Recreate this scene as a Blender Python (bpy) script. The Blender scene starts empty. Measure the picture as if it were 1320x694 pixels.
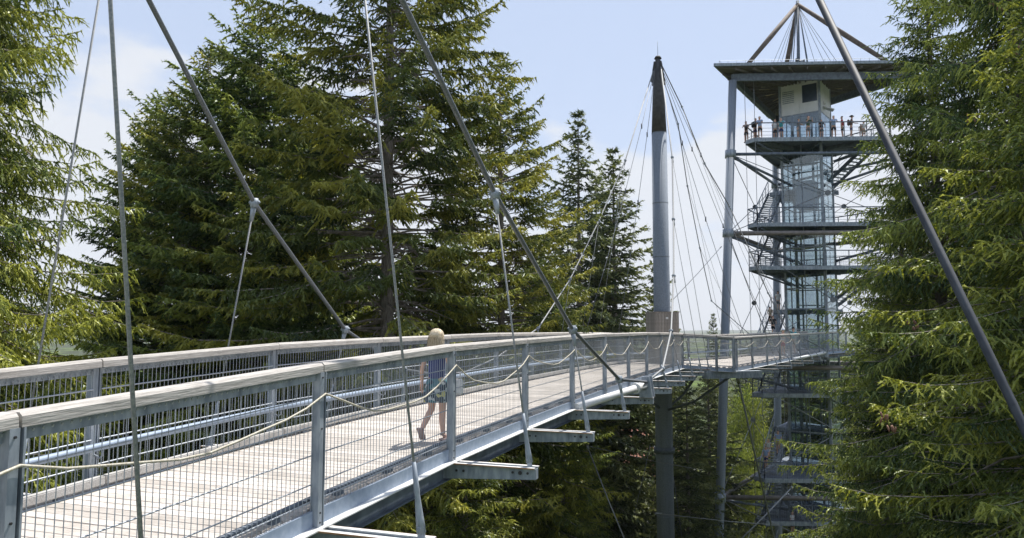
import bpy, bmesh, math, random
import numpy as np
from mathutils import Vector, Matrix, Quaternion
from math import sin, cos, pi, radians, atan2, sqrt
random.seed(7)
SC = bpy.context.scene
COL = SC.collection

# ---------------------------------------------------------------- camera, sky, sun
EZ = 26.0                      # eye height above the forest floor
FPX = 953.0; PITCH = radians(4.68)
cam = bpy.data.cameras.new('camera'); cam.lens = 26.0; cam.sensor_width = 36.0
cam.clip_start = 0.1; cam.clip_end = 40000
cam_o = bpy.data.objects.new('camera', cam); COL.objects.link(cam_o)
cam_o.location = (0, 0, EZ); cam_o.rotation_euler = (radians(90) + PITCH, 0, 0)
SC.camera = cam_o

SUN_DIR = Vector((0.38, 0.50, 1.25)).normalized()
sun = bpy.data.lights.new('sun', 'SUN'); sun.energy = 5.0; sun.angle = radians(0.5); sun.color = (1, 0.955, 0.88)
sun_o = bpy.data.objects.new('sun', sun); COL.objects.link(sun_o)
sun_o.rotation_euler = SUN_DIR.to_track_quat('Z', 'Y').to_euler(); sun_o.location = (0, 0, 90)

W = bpy.data.worlds.new('World'); SC.world = W; W.use_nodes = True
nt = W.node_tree; nt.nodes.clear()
def N(t, kind, **kw):
    n = t.nodes.new(kind)
    for k, v in kw.items():
        if k.startswith('i_'): n.inputs[k[2:].replace('_', ' ')].default_value = v
        else: setattr(n, k, v)
    return n
sky = N(nt, 'ShaderNodeTexSky', sky_type='NISHITA', sun_disc=False, sun_elevation=math.asin(SUN_DIR.z),
        sun_rotation=atan2(SUN_DIR.x, SUN_DIR.y), altitude=900, air_density=1.0, dust_density=1.6, ozone_density=1.0)
tc = N(nt, 'ShaderNodeTexCoord')
mp = N(nt, 'ShaderNodeMapping'); mp.inputs['Scale'].default_value = (1.0, 1.0, 2.3); mp.inputs['Location'].default_value = (3.1, 0.55, 0.2)
nz = N(nt, 'ShaderNodeTexNoise'); nz.inputs['Scale'].default_value = 2.6; nz.inputs['Detail'].default_value = 7; nz.inputs['Roughness'].default_value = 0.52
sx = N(nt, 'ShaderNodeSeparateXYZ')
hr = N(nt, 'ShaderNodeMapRange'); hr.inputs['From Min'].default_value = -0.02; hr.inputs['From Max'].default_value = 0.42
hr.inputs['To Min'].default_value = 0.27; hr.inputs['To Max'].default_value = -0.14
ad = N(nt, 'ShaderNodeMath', operation='ADD')
cr = N(nt, 'ShaderNodeMapRange', interpolation_type='SMOOTHSTEP'); cr.inputs['From Min'].default_value = 0.50; cr.inputs['From Max'].default_value = 0.58
cr.inputs['To Max'].default_value = 0.85
mx = N(nt, 'ShaderNodeMix', data_type='RGBA'); mx.inputs[7].default_value = (5.6, 5.75, 6.0, 1)
veil = N(nt, 'ShaderNodeMix', data_type='RGBA'); veil.inputs[0].default_value = 0.72; veil.inputs[7].default_value = (3.95, 4.75, 6.35, 1)
bg = N(nt, 'ShaderNodeBackground'); bg.inputs['Strength'].default_value = 0.098
out = N(nt, 'ShaderNodeOutputWorld')
L = nt.links.new
L(tc.outputs['Generated'], mp.inputs['Vector']); L(mp.outputs[0], nz.inputs['Vector']); L(tc.outputs['Generated'], sx.inputs[0])
L(sx.outputs[2], hr.inputs['Value']); L(nz.outputs['Fac'], ad.inputs[0]); L(hr.outputs[0], ad.inputs[1]); L(ad.outputs[0], cr.inputs['Value'])
L(sky.outputs[0], veil.inputs[6]); L(veil.outputs[2], mx.inputs[6]); L(cr.outputs[0], mx.inputs[0]); L(mx.outputs[2], bg.inputs['Color']); L(bg.outputs[0], out.inputs['Surface'])

SC.view_settings.view_transform = 'Standard'; SC.view_settings.look = 'None'
SC.view_settings.exposure = 0.67; SC.view_settings.gamma = 1.0
SC.render.engine = 'CYCLES'
SC.cycles.max_bounces = 6; SC.cycles.transparent_max_bounces = 24
SC.cycles.diffuse_bounces = 3; SC.cycles.glossy_bounces = 2; SC.cycles.transmission_bounces = 6; SC.cycles.volume_bounces = 0

def at(px, py, Y):
    """world point at depth Y seen in the direction of a photo pixel"""
    u = (px - 660) / FPX; v = (347 - py) / FPX
    c, s = cos(PITCH), sin(PITCH)
    d = Vector((u, c - v * s, s + v * c)); k = Y / d.y
    return Vector((d.x * k, Y, EZ + d.z * k))

# ---------------------------------------------------------------- materials
def mat(name, col, rough=0.6, metal=0.0, col2=None, scale=8.0, stretch=(1, 1, 1), bump=0.0, detail=4, lo=0.35, hi=0.65, spec=0.5, coord='Object', bscale=None):
    m = bpy.data.materials.new(name); m.use_nodes = True
    t = m.node_tree; b = t.nodes['Principled BSDF']
    b.inputs['Roughness'].default_value = rough; b.inputs['Metallic'].default_value = metal
    b.inputs['Specular IOR Level'].default_value = spec
    b.inputs['Base Color'].default_value = (*col, 1)
    if col2 is not None or bump:
        c = N(t, 'ShaderNodeTexCoord'); mpp = N(t, 'ShaderNodeMapping'); mpp.inputs['Scale'].default_value = stretch
        n = N(t, 'ShaderNodeTexNoise'); n.inputs['Scale'].default_value = scale; n.inputs['Detail'].default_value = detail
        t.links.new(c.outputs[coord], mpp.inputs[0]); t.links.new(mpp.outputs[0], n.inputs['Vector'])
        if col2 is not None:
            r = N(t, 'ShaderNodeMapRange'); r.inputs['From Min'].default_value = lo; r.inputs['From Max'].default_value = hi
            x = N(t, 'ShaderNodeMix', data_type='RGBA'); x.inputs[6].default_value = (*col, 1); x.inputs[7].default_value = (*col2, 1)
            t.links.new(n.outputs['Fac'], r.inputs['Value']); t.links.new(r.outputs[0], x.inputs[0]); t.links.new(x.outputs[2], b.inputs['Base Color'])
        if bump:
            bp = N(t, 'ShaderNodeBump'); bp.inputs['Strength'].default_value = bump; bp.inputs['Distance'].default_value = 0.01
            t.links.new(n.outputs['Fac'], bp.inputs['Height']); t.links.new(bp.outputs[0], b.inputs['Normal'])
    return m
def add_random(m, amt=0.25):
    """every board its own shade"""
    t = m.node_tree; b = t.nodes['Principled BSDF']; src = b.inputs['Base Color'].links[0].from_socket
    oi = N(t, 'ShaderNodeObjectInfo'); r = N(t, 'ShaderNodeMapRange'); r.inputs['To Min'].default_value = 1 - amt; r.inputs['To Max'].default_value = 1 + amt
    h = N(t, 'ShaderNodeHueSaturation'); t.links.new(oi.outputs['Random'], r.inputs['Value']); t.links.new(r.outputs[0], h.inputs['Value'])
    t.links.new(src, h.inputs['Color']); t.links.new(h.outputs[0], b.inputs['Base Color'])
    return m
M = {}
M['galv'] = mat('galvanised_steel', (0.20, 0.235, 0.28), 0.55, 0.2, (0.37, 0.41, 0.455), 11, (1, 1, .35), bump=0.06, detail=8, lo=.33, hi=.66)
M['galv_dark'] = mat('dark_steel', (0.085, 0.105, 0.14), 0.6, 0.1, (0.15, 0.18, 0.22), 5, bump=0.05)  # dark steel tone; on edge beams it paints the shade under the flange
M['mast'] = mat('spangled_mast_steel', (0.17, 0.20, 0.245), 0.8, 0.0, (0.25, 0.285, 0.335), 26, bump=0.05, detail=8)
M['mast_top'] = mat('brown_painted_steel', (0.050, 0.050, 0.054), 0.75, 0.0, (0.085, 0.083, 0.086), 6)
M['wire'] = mat('mesh_wire_steel', (0.40, 0.43, 0.47), 0.5, 0.3)
M['tube_blue'] = mat('handrail_tube_steel', (0.22, 0.28, 0.37), 0.6, 0.1, (0.28, 0.34, 0.43), 14)
M['cable'] = mat('cable_strand', (0.10, 0.11, 0.125), 0.5, 0.2, (0.19, 0.20, 0.22), 60, (1, 1, 1), 0.3)
M['cable_pale'] = mat('bright_cable_strand', (0.20, 0.215, 0.23), 0.6, 0.0, (0.32, 0.325, 0.325), 60, bump=0.2)
M['rail_wood'] = add_random(mat('weathered_rail_timber', (0.38, 0.355, 0.33), 0.85, 0, (0.54, 0.515, 0.485), 5, (1.2, 16, 16), 0.5, 6, 0.3, 0.7, 0.2), 0.10)
M['plank'] = add_random(mat('deck_plank_timber', (0.39, 0.35, 0.315), 0.85, 0, (0.60, 0.56, 0.515), 4, (14, 1.5, 10), 0.5, 6, 0.3, 0.7, 0.2), 0.2)
M['kerb'] = mat('kerb_timber', (0.38, 0.37, 0.355), 0.85, 0, (0.52, 0.51, 0.49), 6, (1.5, 14, 14), 0.4, 6)
M['white_top'] = mat('sunlit_zinc_flange', (0.62, 0.63, 0.63), 0.45, 0.1, (0.74, 0.74, 0.73), 7)  # pale colour puts the sunlight on flange tops into the steel
M['rust'] = mat('rusty_flange_edge', (0.30, 0.14, 0.06), 0.8, 0, (0.42, 0.25, 0.14), 12)
M['rope'] = mat('rope_light_plastic', (0.34, 0.30, 0.21), 0.5, 0, (0.50, 0.48, 0.42), 60)
M['clad'] = add_random(mat('cladding_timber', (0.21, 0.19, 0.17), 0.85, 0, (0.33, 0.30, 0.275), 6, (10, 10, 1.2), 0.5, 6, spec=0.2), 0.15)
M['strut_dark'] = mat('dark_painted_tube', (0.028, 0.033, 0.042), 0.65, 0.0, (0.045, 0.052, 0.062), 6)
M['strut_wood'] = mat('brown_tripod_strut', (0.10, 0.075, 0.058), 0.8, 0, (0.16, 0.125, 0.10), 4, bump=0.1)
M['ring'] = mat('brown_grey_ring_tube', (0.17, 0.15, 0.14), 0.6, 0.2, (0.24, 0.21, 0.19), 3)
M['roof_under'] = mat('roof_underside_boards', (0.10, 0.09, 0.085), 0.8, 0, (0.16, 0.145, 0.13), 3, (1, 12, 1), 0.3)
M['roof_lamp'] = mat('pale_plywood_panel', (0.55, 0.42, 0.25), 0.8, 0, (0.62, 0.5, 0.32), 4)
M['white_panel'] = mat('white_core_panel', (0.62, 0.63, 0.63), 0.5, 0, (0.70, 0.70, 0.70), 2)
M['dark_win'] = mat('dark_window_glass', (0.03, 0.045, 0.07), 0.12, 0, (0.05, 0.07, 0.1), 2)
M['bolt'] = mat('dark_bolt_steel', (0.06, 0.06, 0.065), 0.5, 0.6)
M['black'] = mat('black_plastic', (0.02, 0.02, 0.022), 0.5)
M['bark'] = mat('spruce_bark', (0.14, 0.12, 0.105), 0.9, 0, (0.30, 0.27, 0.245), 5, (6, 6, 1), 0.8, 6, spec=0.15)
M['twig'] = mat('dry_twig_bark', (0.17, 0.145, 0.125), 0.9, 0, (0.34, 0.30, 0.27), 6, spec=0.15)
M['cone'] = mat('spruce_cone', (0.16, 0.075, 0.045), 0.7, 0, (0.25, 0.13, 0.08), 40)

def add_stains(m, scale=1.1, stretch=(1, 1, 1), lo=.45, hi=.62, dark=(.62, .60, .58)):
    """worn and dirty patches that run over neighbouring pieces"""
    t = m.node_tree; b = t.nodes['Principled BSDF']; src = b.inputs['Base Color'].links[0].from_socket
    g = N(t, 'ShaderNodeNewGeometry'); mp_ = N(t, 'ShaderNodeMapping'); mp_.inputs['Scale'].default_value = stretch
    n = N(t, 'ShaderNodeTexNoise'); n.inputs['Scale'].default_value = scale; n.inputs['Detail'].default_value = 9; n.inputs['Roughness'].default_value = .68
    r = N(t, 'ShaderNodeMapRange'); r.inputs['From Min'].default_value = lo; r.inputs['From Max'].default_value = hi
    x = N(t, 'ShaderNodeMix', data_type='RGBA', blend_type='MULTIPLY'); x.inputs[7].default_value = (*dark, 1)
    t.links.new(g.outputs['Position'], mp_.inputs[0]); t.links.new(mp_.outputs[0], n.inputs['Vector']); t.links.new(n.outputs['Fac'], r.inputs['Value']); t.links.new(r.outputs[0], x.inputs[0])
    t.links.new(src, x.inputs[6]); t.links.new(x.outputs[2], b.inputs['Base Color'])
add_stains(M['plank'], 1.6, (1, 1, 1), .48, .68, (.78, .77, .75)); add_stains(M['rail_wood'], 3.0, (1, 1, 1), .5, .7, (.78, .77, .76))
add_stains(M['galv'], 7, (1, 1, .18), .5, .68, (.62, .64, .66)); add_stains(M['white_top'], 5, (1, 1, 1), .5, .7, (.7, .68, .64)); add_stains(M['mast'], 5, (1, 1, .06), .5, .75, (.74, .76, .78))
add_stains(M['kerb'], 3, (1, 1, 1), .46, .7, (.7, .68, .66)); add_stains(M['strut_dark'], 3, (1, 1, .4), .45, .7, (1.5, 1.5, 1.5))
def leaf_mat(name, dark, light, tip, trans=0.30, attr=True):
    m = bpy.data.materials.new(name); m.use_nodes = True; t = m.node_tree; t.nodes.clear()
    a = N(t, 'ShaderNodeAttribute', attribute_name='tone')
    r = N(t, 'ShaderNodeValToRGB')
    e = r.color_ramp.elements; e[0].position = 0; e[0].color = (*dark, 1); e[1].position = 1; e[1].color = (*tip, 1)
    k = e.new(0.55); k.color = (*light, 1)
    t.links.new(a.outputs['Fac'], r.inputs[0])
    d = N(t, 'ShaderNodeBsdfDiffuse'); tr = N(t, 'ShaderNodeBsdfTranslucent'); g = N(t, 'ShaderNodeBsdfGlossy'); g.inputs['Roughness'].default_value = 0.42
    g.inputs['Color'].default_value = (0.8, 0.85, 0.9, 1)
    m1 = N(t, 'ShaderNodeMixShader'); m1.inputs[0].default_value = trans; m2 = N(t, 'ShaderNodeMixShader'); m2.inputs[0].default_value = 0.03
    o = N(t, 'ShaderNodeOutputMaterial')
    hs = N(t, 'ShaderNodeHueSaturation'); hs.inputs['Value'].default_value = 1.5; hs.inputs['Saturation'].default_value = 1.1
    t.links.new(r.outputs[0], d.inputs[0]); t.links.new(r.outputs[0], hs.inputs['Color']); t.links.new(hs.outputs[0], tr.inputs[0])
    t.links.new(d.outputs[0], m1.inputs[1]); t.links.new(tr.outputs[0], m1.inputs[2]); t.links.new(m1.outputs[0], m2.inputs[1]); t.links.new(g.outputs[0], m2.inputs[2])
    t.links.new(m2.outputs[0], o.inputs[0])
    return m
M['needle'] = leaf_mat('spruce_needles', (0.026, 0.052, 0.021), (0.105, 0.160, 0.046), (0.37, 0.41, 0.09))
M['needle_olive'] = leaf_mat('olive_spruce_needles', (0.030, 0.052, 0.018), (0.135, 0.172, 0.040), (0.43, 0.41, 0.08))
M['needle_fresh_sunlit'] = leaf_mat('fresh_sunlit_needles', (0.030, 0.060, 0.020), (0.145, 0.190, 0.042), (0.42, 0.43, 0.08), 0.32)  # fresh growth, and painted sunlight on shaded spruces below the walkway
M['needle_grey'] = leaf_mat('grey_green_spruce_needles', (0.032, 0.050, 0.026), (0.100, 0.128, 0.052), (0.27, 0.29, 0.10))
M['leaf'] = leaf_mat('broad_leaves', (0.10, 0.14, 0.03), (0.19, 0.22, 0.05), (0.32, 0.33, 0.09), 0.4)

def glass_mat(name, tint, gloss=0.12):
    m = bpy.data.materials.new(name); m.use_nodes = True; t = m.node_tree; t.nodes.clear()
    tr = N(t, 'ShaderNodeBsdfTransparent'); tr.inputs[0].default_value = (*tint, 1)
    g = N(t, 'ShaderNodeBsdfGlossy'); g.inputs['Roughness'].default_value = 0.03; g.inputs['Color'].default_value = (0.85, 0.95, 1, 1)
    f = N(t, 'ShaderNodeFresnel'); f.inputs[0].default_value = 1.5
    ad_ = N(t, 'ShaderNodeMath', operation='ADD'); ad_.inputs[1].default_value = gloss
    mxs = N(t, 'ShaderNodeMixShader'); o = N(t, 'ShaderNodeOutputMaterial')
    gb = N(t, 'ShaderNodeNewGeometry'); iv = N(t, 'ShaderNodeMath', operation='SUBTRACT'); iv.inputs[0].default_value = 1; ml = N(t, 'ShaderNodeMath', operation='MULTIPLY')
    t.links.new(gb.outputs['Backfacing'], iv.inputs[1]); t.links.new(f.outputs[0], ad_.inputs[0]); t.links.new(ad_.outputs[0], ml.inputs[0]); t.links.new(iv.outputs[0], ml.inputs[1]); t.links.new(ml.outputs[0], mxs.inputs[0]); t.links.new(tr.outputs[0], mxs.inputs[1]); t.links.new(g.outputs[0], mxs.inputs[2])
    t.links.new(mxs.outputs[0], o.inputs[0]); return m
M['glass'] = glass_mat('blue_green_glass', (0.77, 0.82, 0.845), 0.10)

# ---------------------------------------------------------------- builders
def tag(o, label=None, cat=None, group=None, kind=None):
    if label: o['label'] = label
    if cat: o['category'] = cat
    if group: o['group'] = group
    if kind: o['kind'] = kind
    return o
def empty(name, loc=(0, 0, 0), rz=0.0):
    o = bpy.data.objects.new(name, None); COL.objects.link(o); o.location = loc; o.rotation_euler = (0, 0, rz); o.empty_display_size = 0.2
    return o
def link_mesh(name, me, parent=None):
    o = bpy.data.objects.new(name, me); COL.objects.link(o)
    if parent is not None: o.parent = parent
    return o
class MB:
    """collects boxes, prisms and tubes into one mesh"""
    def __init__(s): s.v = []; s.f = []; s.m = []; s.sm = []; s.cur = 0
    def face(s, idx, smooth=False): s.f.append(idx); s.m.append(s.cur); s.sm.append(smooth)
    def hexa(s, p):                      # 8 points: bottom 0-3, top 4-7
        b = len(s.v); s.v += [tuple(q) for q in p]
        for q in ((3, 2, 1, 0), (4, 5, 6, 7), (0, 1, 5, 4), (1, 2, 6, 5), (2, 3, 7, 6), (3, 0, 4, 7)): s.face([b + i for i in q])
    def box(s, c, size, rz=0.0):
        hx, hy, hz = size[0] / 2, size[1] / 2, size[2] / 2; ca, sa = cos(rz), sin(rz); P = []
        for z in (-hz, hz):
            for x, y in ((-hx, -hy), (hx, -hy), (hx, hy), (-hx, hy)):
                P.append((c[0] + x * ca - y * sa, c[1] + x * sa + y * ca, c[2] + z))
        s.hexa(P)
    def beam(s, a, b, w, h, up=(0, 0, 1)):   # rectangular bar from a to b, w across, h along up
        a = Vector(a); b = Vector(b); d = (b - a).normalized(); up = Vector(up)
        side = d.cross(up)
        if side.length < 1e-4: side = d.cross(Vector((0, 1, 0)))
        side.normalize(); u = side.cross(d).normalized(); P = []
        for q in (a, b):
            for i, j in ((-1, -1), (1, -1), (1, 1), (-1, 1)): P.append(q + side * (i * w / 2) + u * (j * h / 2))
        s.hexa([P[0], P[1], P[2], P[3], P[4], P[5], P[6], P[7]])
    def tube(s, pts, r, n=8, cap=True):
        pts = [Vector(p) for p in pts]; rs = r if isinstance(r, (list, tuple)) else [r] * len(pts)
        base = len(s.v); ref = None
        for i, p in enumerate(pts):
            d = (pts[min(i + 1, len(pts) - 1)] - pts[max(i - 1, 0)]).normalized()
            if ref is None: ref = d.cross(Vector((0, 0, 1)) if abs(d.z) < 0.9 else Vector((1, 0, 0))).normalized()
            ref = (ref - d * ref.dot(d)).normalized(); w = d.cross(ref)
            for k in range(n):
                a = 2 * pi * k / n; s.v.append(tuple(p + (ref * cos(a) + w * sin(a)) * rs[i]))
        for i in range(len(pts) - 1):
            for k in range(n):
                a = base + i * n + k; b = base + i * n + (k + 1) % n
                s.face([a, b, b + n, a + n], n > 4)
        if cap:
            s.face([base + k for k in range(n)][::-1]); s.face([base + (len(pts) - 1) * n + k for k in range(n)])
    def prism(s, poly, z0, z1):
        b = len(s.v); n = len(poly)
        A = sum(poly[i][0] * poly[(i + 1) % n][1] - poly[(i + 1) % n][0] * poly[i][1] for i in range(n))
        if A < 0: poly = poly[::-1]
        f0 = z0 if callable(z0) else (lambda x, y: z0); f1 = z1 if callable(z1) else (lambda x, y: z1)
        s.v += [(x, y, f0(x, y)) for x, y in poly] + [(x, y, f1(x, y)) for x, y in poly]
        s.face([b + i for i in range(n)][::-1]); s.face([b + n + i for i in range(n)])
        for i in range(n):
            j = (i + 1) % n; s.face([b + i, b + j, b + n + j, b + n + i])
    def mesh(s, name, mats, bevel=0.0):
        me = bpy.data.meshes.new(name); me.from_pydata(s.v, [], s.f)
        for m in (mats if isinstance(mats, (list, tuple)) else [mats]): me.materials.append(M[m] if isinstance(m, str) else m)
        me.polygons.foreach_set('material_index', s.m); me.polygons.foreach_set('use_smooth', s.sm)
        if bevel:
            bm = bmesh.new(); bm.from_mesh(me)
            bmesh.ops.bevel(bm, geom=bm.edges[:], offset=bevel, segments=2, affect='EDGES', clamp_overlap=True); bm.to_mesh(me); bm.free()
        me.update(); return me
    def build(s, name, mats, parent=None, bevel=0.0): return link_mesh(name, s.mesh(name, mats, bevel), parent)

# ---------------------------------------------------------------- terrain
def terrain_z(x, y):
    d = np.sqrt(x * x + y * y)
    z = -1.0 * np.clip((d - 60) / 120, 0, 1) * 5 + np.sin(x * .05 + 1) * 0.6 + np.cos(y * .043) * 0.6
    far = np.clip((d - 1500) / 5500, 0, 1)
    ridge = 0.5 + 0.5 * np.sin(x * .0011 + 1.3) * np.cos(y * .0006) + 0.35 * np.sin(x * .0031 + y * .002) + 0.12 * np.sin(x * .009 + 2)
    return z + far * far * 26 * np.clip(ridge, 0.12, 2)
rr = np.concatenate([np.linspace(0.5, 120, 30), np.geomspace(130, 9000, 60)]); aa = np.linspace(0, 2 * pi, 180, endpoint=False)
RR, AA = np.meshgrid(rr, aa, indexing='ij'); TX = RR * np.cos(AA); TY = RR * np.sin(AA); TZ = terrain_z(TX, TY)
tv = np.stack([TX, TY, TZ], -1).reshape(-1, 3).tolist(); na = len(aa); tf = []
for i in range(len(rr) - 1):
    for j in range(na):
        a = i * na + j; b = i * na + (j + 1) % na; tf.append([a, a + na, b + na, b])
tf.append([j for j in range(na)])
me = bpy.data.meshes.new('ground'); me.from_pydata(tv, [], tf); me.polygons.foreach_set('use_smooth', [True] * len(tf)); me.update()
M['ground'] = mat('meadow_and_forest_floor', (0.035, 0.045, 0.02), 0.95, 0, (0.09, 0.13, 0.03), 0.02, detail=6, lo=0.50, hi=0.60, spec=0.1)
me.materials.append(M['ground']); tag(link_mesh('ground', me), kind='structure')

# ---------------------------------------------------------------- footbridge geometry (design units x 1.2)
S = 1.2
def P(x, y, z): return Vector((S * x, S * y, EZ + S * z))
DIR = Vector((0.3437, 0.9391)); NL = Vector((-0.9391, 0.3437))
WID = 2.35; RD = 1.14                       # width, rail top above deck
RT = {-4: -.95, -3: -.74, -2: -.56, -1: -.394, 0: -.263, 1: -.164, 2: -.123, 3: -.096, 4: -.0725, 5: -.074, 6: -.073, 7: -.085, 8: -.10, 9: -.13}
near = [(-1.557 + .86 * k, 5.96 + 2.35 * k, RT[k]) for k in range(-3, 10)]
near += [(7.35, 26.75, -.21), (8.02, 27.0, -.26)]
seg2 = [(8.3, 27.6, -.265), (9.53, 29.6, -.25), (10.84, 31.7, -.23), (12.13, 33.75, -.21), (13.45, 35.9, -.20), (14.7, 38.05, -.195), (15.95, 40.1, -.185), (17.3, 41.9, -.15), (18.8, 43.6, -.12), (20.3, 45.2, -.1)]
near += seg2
back = [(x + WID * NL.x, y + WID * NL.y, z) for x, y, z in near[:13]]
back += [(4.5, 30.1, -.2), (5.2, 32.0, -.25), (6.5, 33.3, -.27), (8.0, 33.6, -.26), (9.1, 34.4, -.24)]
for i in range(3, len(seg2)):
    x, y, z = seg2[i]; a = seg2[i - 1]; b = seg2[min(i + 1, len(seg2) - 1)]
    d = Vector((b[0] - a[0], b[1] - a[1])).normalized(); back.append((x - d.y * WID, y + d.x * WID, z))

bridge = tag(empty('footbridge', P(-1.557, 5.96, -1.4)), 'curved treetop walkway with grey timber handrails, wire mesh sides and plank deck', 'footbridge')
def kid(o, par=bridge):                  # keep world placement when parented
    o.parent = par; o.matrix_parent_inverse = Matrix.Translation(-par.location) if par.type == 'EMPTY' and par.parent is None else Matrix.Identity(4)
    return o
def lerp(a, b, t): return a + (b - a) * t

def rail_side(line, out_sign, side, mats_near):
    pts = [P(*q) for q in line]
    for i in range(len(pts) - 1):
        a, b = pts[i], pts[i + 1]; d = (b - a); Lh = Vector((d.x, d.y, 0)).length
        if Lh < 0.2: continue
        dn = d.normalized(); inward = Vector((-dn.y, dn.x, 0)).normalized() * out_sign
        g = 0.004 + 0.004 * (i % 3)
        # handrail timber with eased edges
        mb = MB(); L_ = (b - a).length
        w, h = 0.155, 0.088
        jz = random.uniform(-.004, .004)
        prof = [(-w / 2, 0), (w / 2, 0), (w / 2, h * .72), (w * .36, h), (-w * .36, h), (-w / 2, h * .72)]
        rings = []
        nseg = 4
        base = len(mb.v)
        for q in range(nseg + 1):
            t = q / nseg; x = lerp(g, L_ - g, t)
            for (yy, zz) in prof: mb.v.append((x, yy + random.uniform(-.0015, .0015), zz - h + random.uniform(-.001, .001)))
        n = 6
        for q in range(nseg):
            for k in range(n):
                A = base + q * n + k; B = base + q * n + (k + 1) % n; mb.face([A, B, B + n, A + n])
        mb.face([base + k for k in range(n)][::-1]); mb.face([base + nseg * n + k for k in range(n)])
        o = kid(mb.build('handrail_timber', 'rail_wood'))
        R_ = Matrix.Identity(3); R_.col[0] = dn; R_.col[1] = Vector((-dn.y, dn.x, 0)).normalized(); R_.col[2] = R_.col[0].cross(R_.col[1])
        o.location = a + Vector((0, 0, jz)); o.rotation_euler = R_.to_euler()
        # steel flat under the timber
        mb = MB(); zt = Vector((0, 0, -0.088 - 0.004)); e = dn * 0.05
        mb.beam(a + zt + e - Vector((0, 0, .006)), b + zt - e - Vector((0, 0, .006)), 0.09, 0.010)
        mb.beam(a + zt + e - Vector((0, 0, .045)) - inward * .02, b + zt - e - Vector((0, 0, .045)) - inward * .02, 0.008, 0.066)
        kid(mb.build('rail_flange', 'galv'))
        # mesh infill
        mb = MB(); top = -0.135; bot = -(RD * S) - 0.03
        nv = max(2, int(L_ / 0.062)); near_lod = 5 if i < 6 else 3
        for q in range(1, nv):
            p = a + d * (q / nv)
            if q / nv * L_ < 0.06 or (1 - q / nv) * L_ < 0.06: continue
            jx = random.uniform(-.002, .002)
            mb.tube([p + Vector((jx, 0, top)), p + Vector((-jx, 0, bot))], 0.0036, near_lod, False)
            if q % 1 == 0: mb.beam(p + Vector((0, 0, -.112)) - inward * .026, p + Vector((0, 0, top - .02)) - inward * .01, .014, .010)
        for hz in (-.33, -.60, -.87, -1.14, -1.30, -1.385):
            off = inward * 0.009
            mb.tube([a + dn * .05 + Vector((0, 0, hz)) + off, b - dn * .05 + Vector((0, 0, hz)) + off], (0.0065 if side == 'near' else 0.009), 6, False)
        kid(mb.build('mesh_panel', 'wire'))
        # kerb timber on the deck edge, raised on blocks
        mb = MB(); zk = Vector((0, 0, -(RD * S) + .085)); ki = inward * .16
        if side == 'back':
            mb.beam(a + zk + ki + dn * .008, b + zk + ki - dn * .008, 0.085, 0.095); kid(mb.build('kerb_timber', 'kerb', bevel=.012))
        else:
            mb.tube([a + zk - Vector((0, 0, .01)) + inward * .07, b + zk - Vector((0, 0, .01)) + inward * .07], .024, 8, False); kid(mb.build('toe_tube', 'galv_dark'))
        for q in range(1, 6, 2):
            mb = MB(); p = a + d * (q / 6) + ki * (1 if side == 'back' else .45) + Vector((0, 0, -(RD * S) + .018)); mb.beam(p - dn * .06, p + dn * .06, .07, .036); kid(mb.build('kerb_block', 'galv_dark'))
        # fascia ledge and edge beam
        mb = MB(); zf = -(RD * S)
        mb.beam(a + Vector((0, 0, zf - .085)) - inward * .02, b + Vector((0, 0, zf - .085)) - inward * .02, .012, .15)
        kid(mb.build('fascia', 'tube_blue' if side == 'near' else 'galv'))
        mb = MB(); mb.beam(a + Vector((0, 0, zf - .166)) - inward * .055, b + Vector((0, 0, zf - .166)) - inward * .055, .15, .012)
        kid(mb.build('flange', 'white_top'))
        mb = MB(); mb.beam(a + Vector((0, 0, zf - .29)) + inward * .06, b + Vector((0, 0, zf - .29)) + inward * .06, .016, .236)
        mb.beam(a + Vector((0, 0, zf - .412)) + inward * .04, b + Vector((0, 0, zf - .412)) + inward * .04, .10, .012)
        kid(mb.build('edge_beam', 'galv_dark'))
        # lower handrail tube on hooks inside (children's rail)
        if side == 'back' or i < 13:
            if side == 'back':
                mb = MB(); ht = -.93; it = inward * .13
                mb.tube([a + Vector((0, 0, ht)) + it, b + Vector((0, 0, ht)) + it], .042, 12, False)
                kid(mb.build('guide_tube', 'tube_blue'))
                mb = MB()
                p = a + it + Vector((0, 0, ht))
                mb.tube([p + Vector((0, 0, -.03)), p + Vector((0, 0, -.10)), p - inward * .04 + Vector((0, 0, -.13)), p - it + Vector((0, 0, -.10))], .010, 6)
                kid(mb.build('tube_bracket', 'galv'))
    # posts
    for i, p in enumerate(pts):
        a = pts[max(i - 1, 0)]; b = pts[min(i + 1, len(pts) - 1)]; d = (b - a); d.z = 0; d.normalize()
        inward = Vector((-d.y, d.x, 0)) * out_sign
        mb = MB(); c = p - inward * .035
        z0 = -(RD * S) - .172; z1 = -.09
        for s_, w_ in ((-.026, .062), (.036, .014)):
            q = c + d * s_; mb.hexa([q + d * (sx_ * w_ / 2) + inward * (sy_ * .045) + Vector((0, 0, zz)) for zz in (z0, z1) for sx_, sy_ in ((-1, -1), (1, -1), (1, 1), (-1, 1))])
        q = c + d * .01; mb.hexa([q + d * (sx_ * .012) + inward * (sy_ * .012 + .02) + Vector((0, 0, zz)) for zz in (z0, z1) for sx_, sy_ in ((-1, -1), (1, -1), (1, 1), (-1, 1))])
        kid(mb.build('post', 'galv'))
        if i < 9:
            mb = MB(); f_ = c - inward * .046
            for zz in (-.14, -.62, -(RD * S) - .03, -(RD * S) - .12):
                mb.tube([f_ + d * -.026 + Vector((0, 0, zz)), f_ + d * -.026 - inward * .008 + Vector((0, 0, zz))], .009, 6)
            kid(mb.build('post_bolt', 'bolt'))
rail_side(near, 1, 'near', 0)
rail_side(back, -1, 'back', 0)

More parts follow.
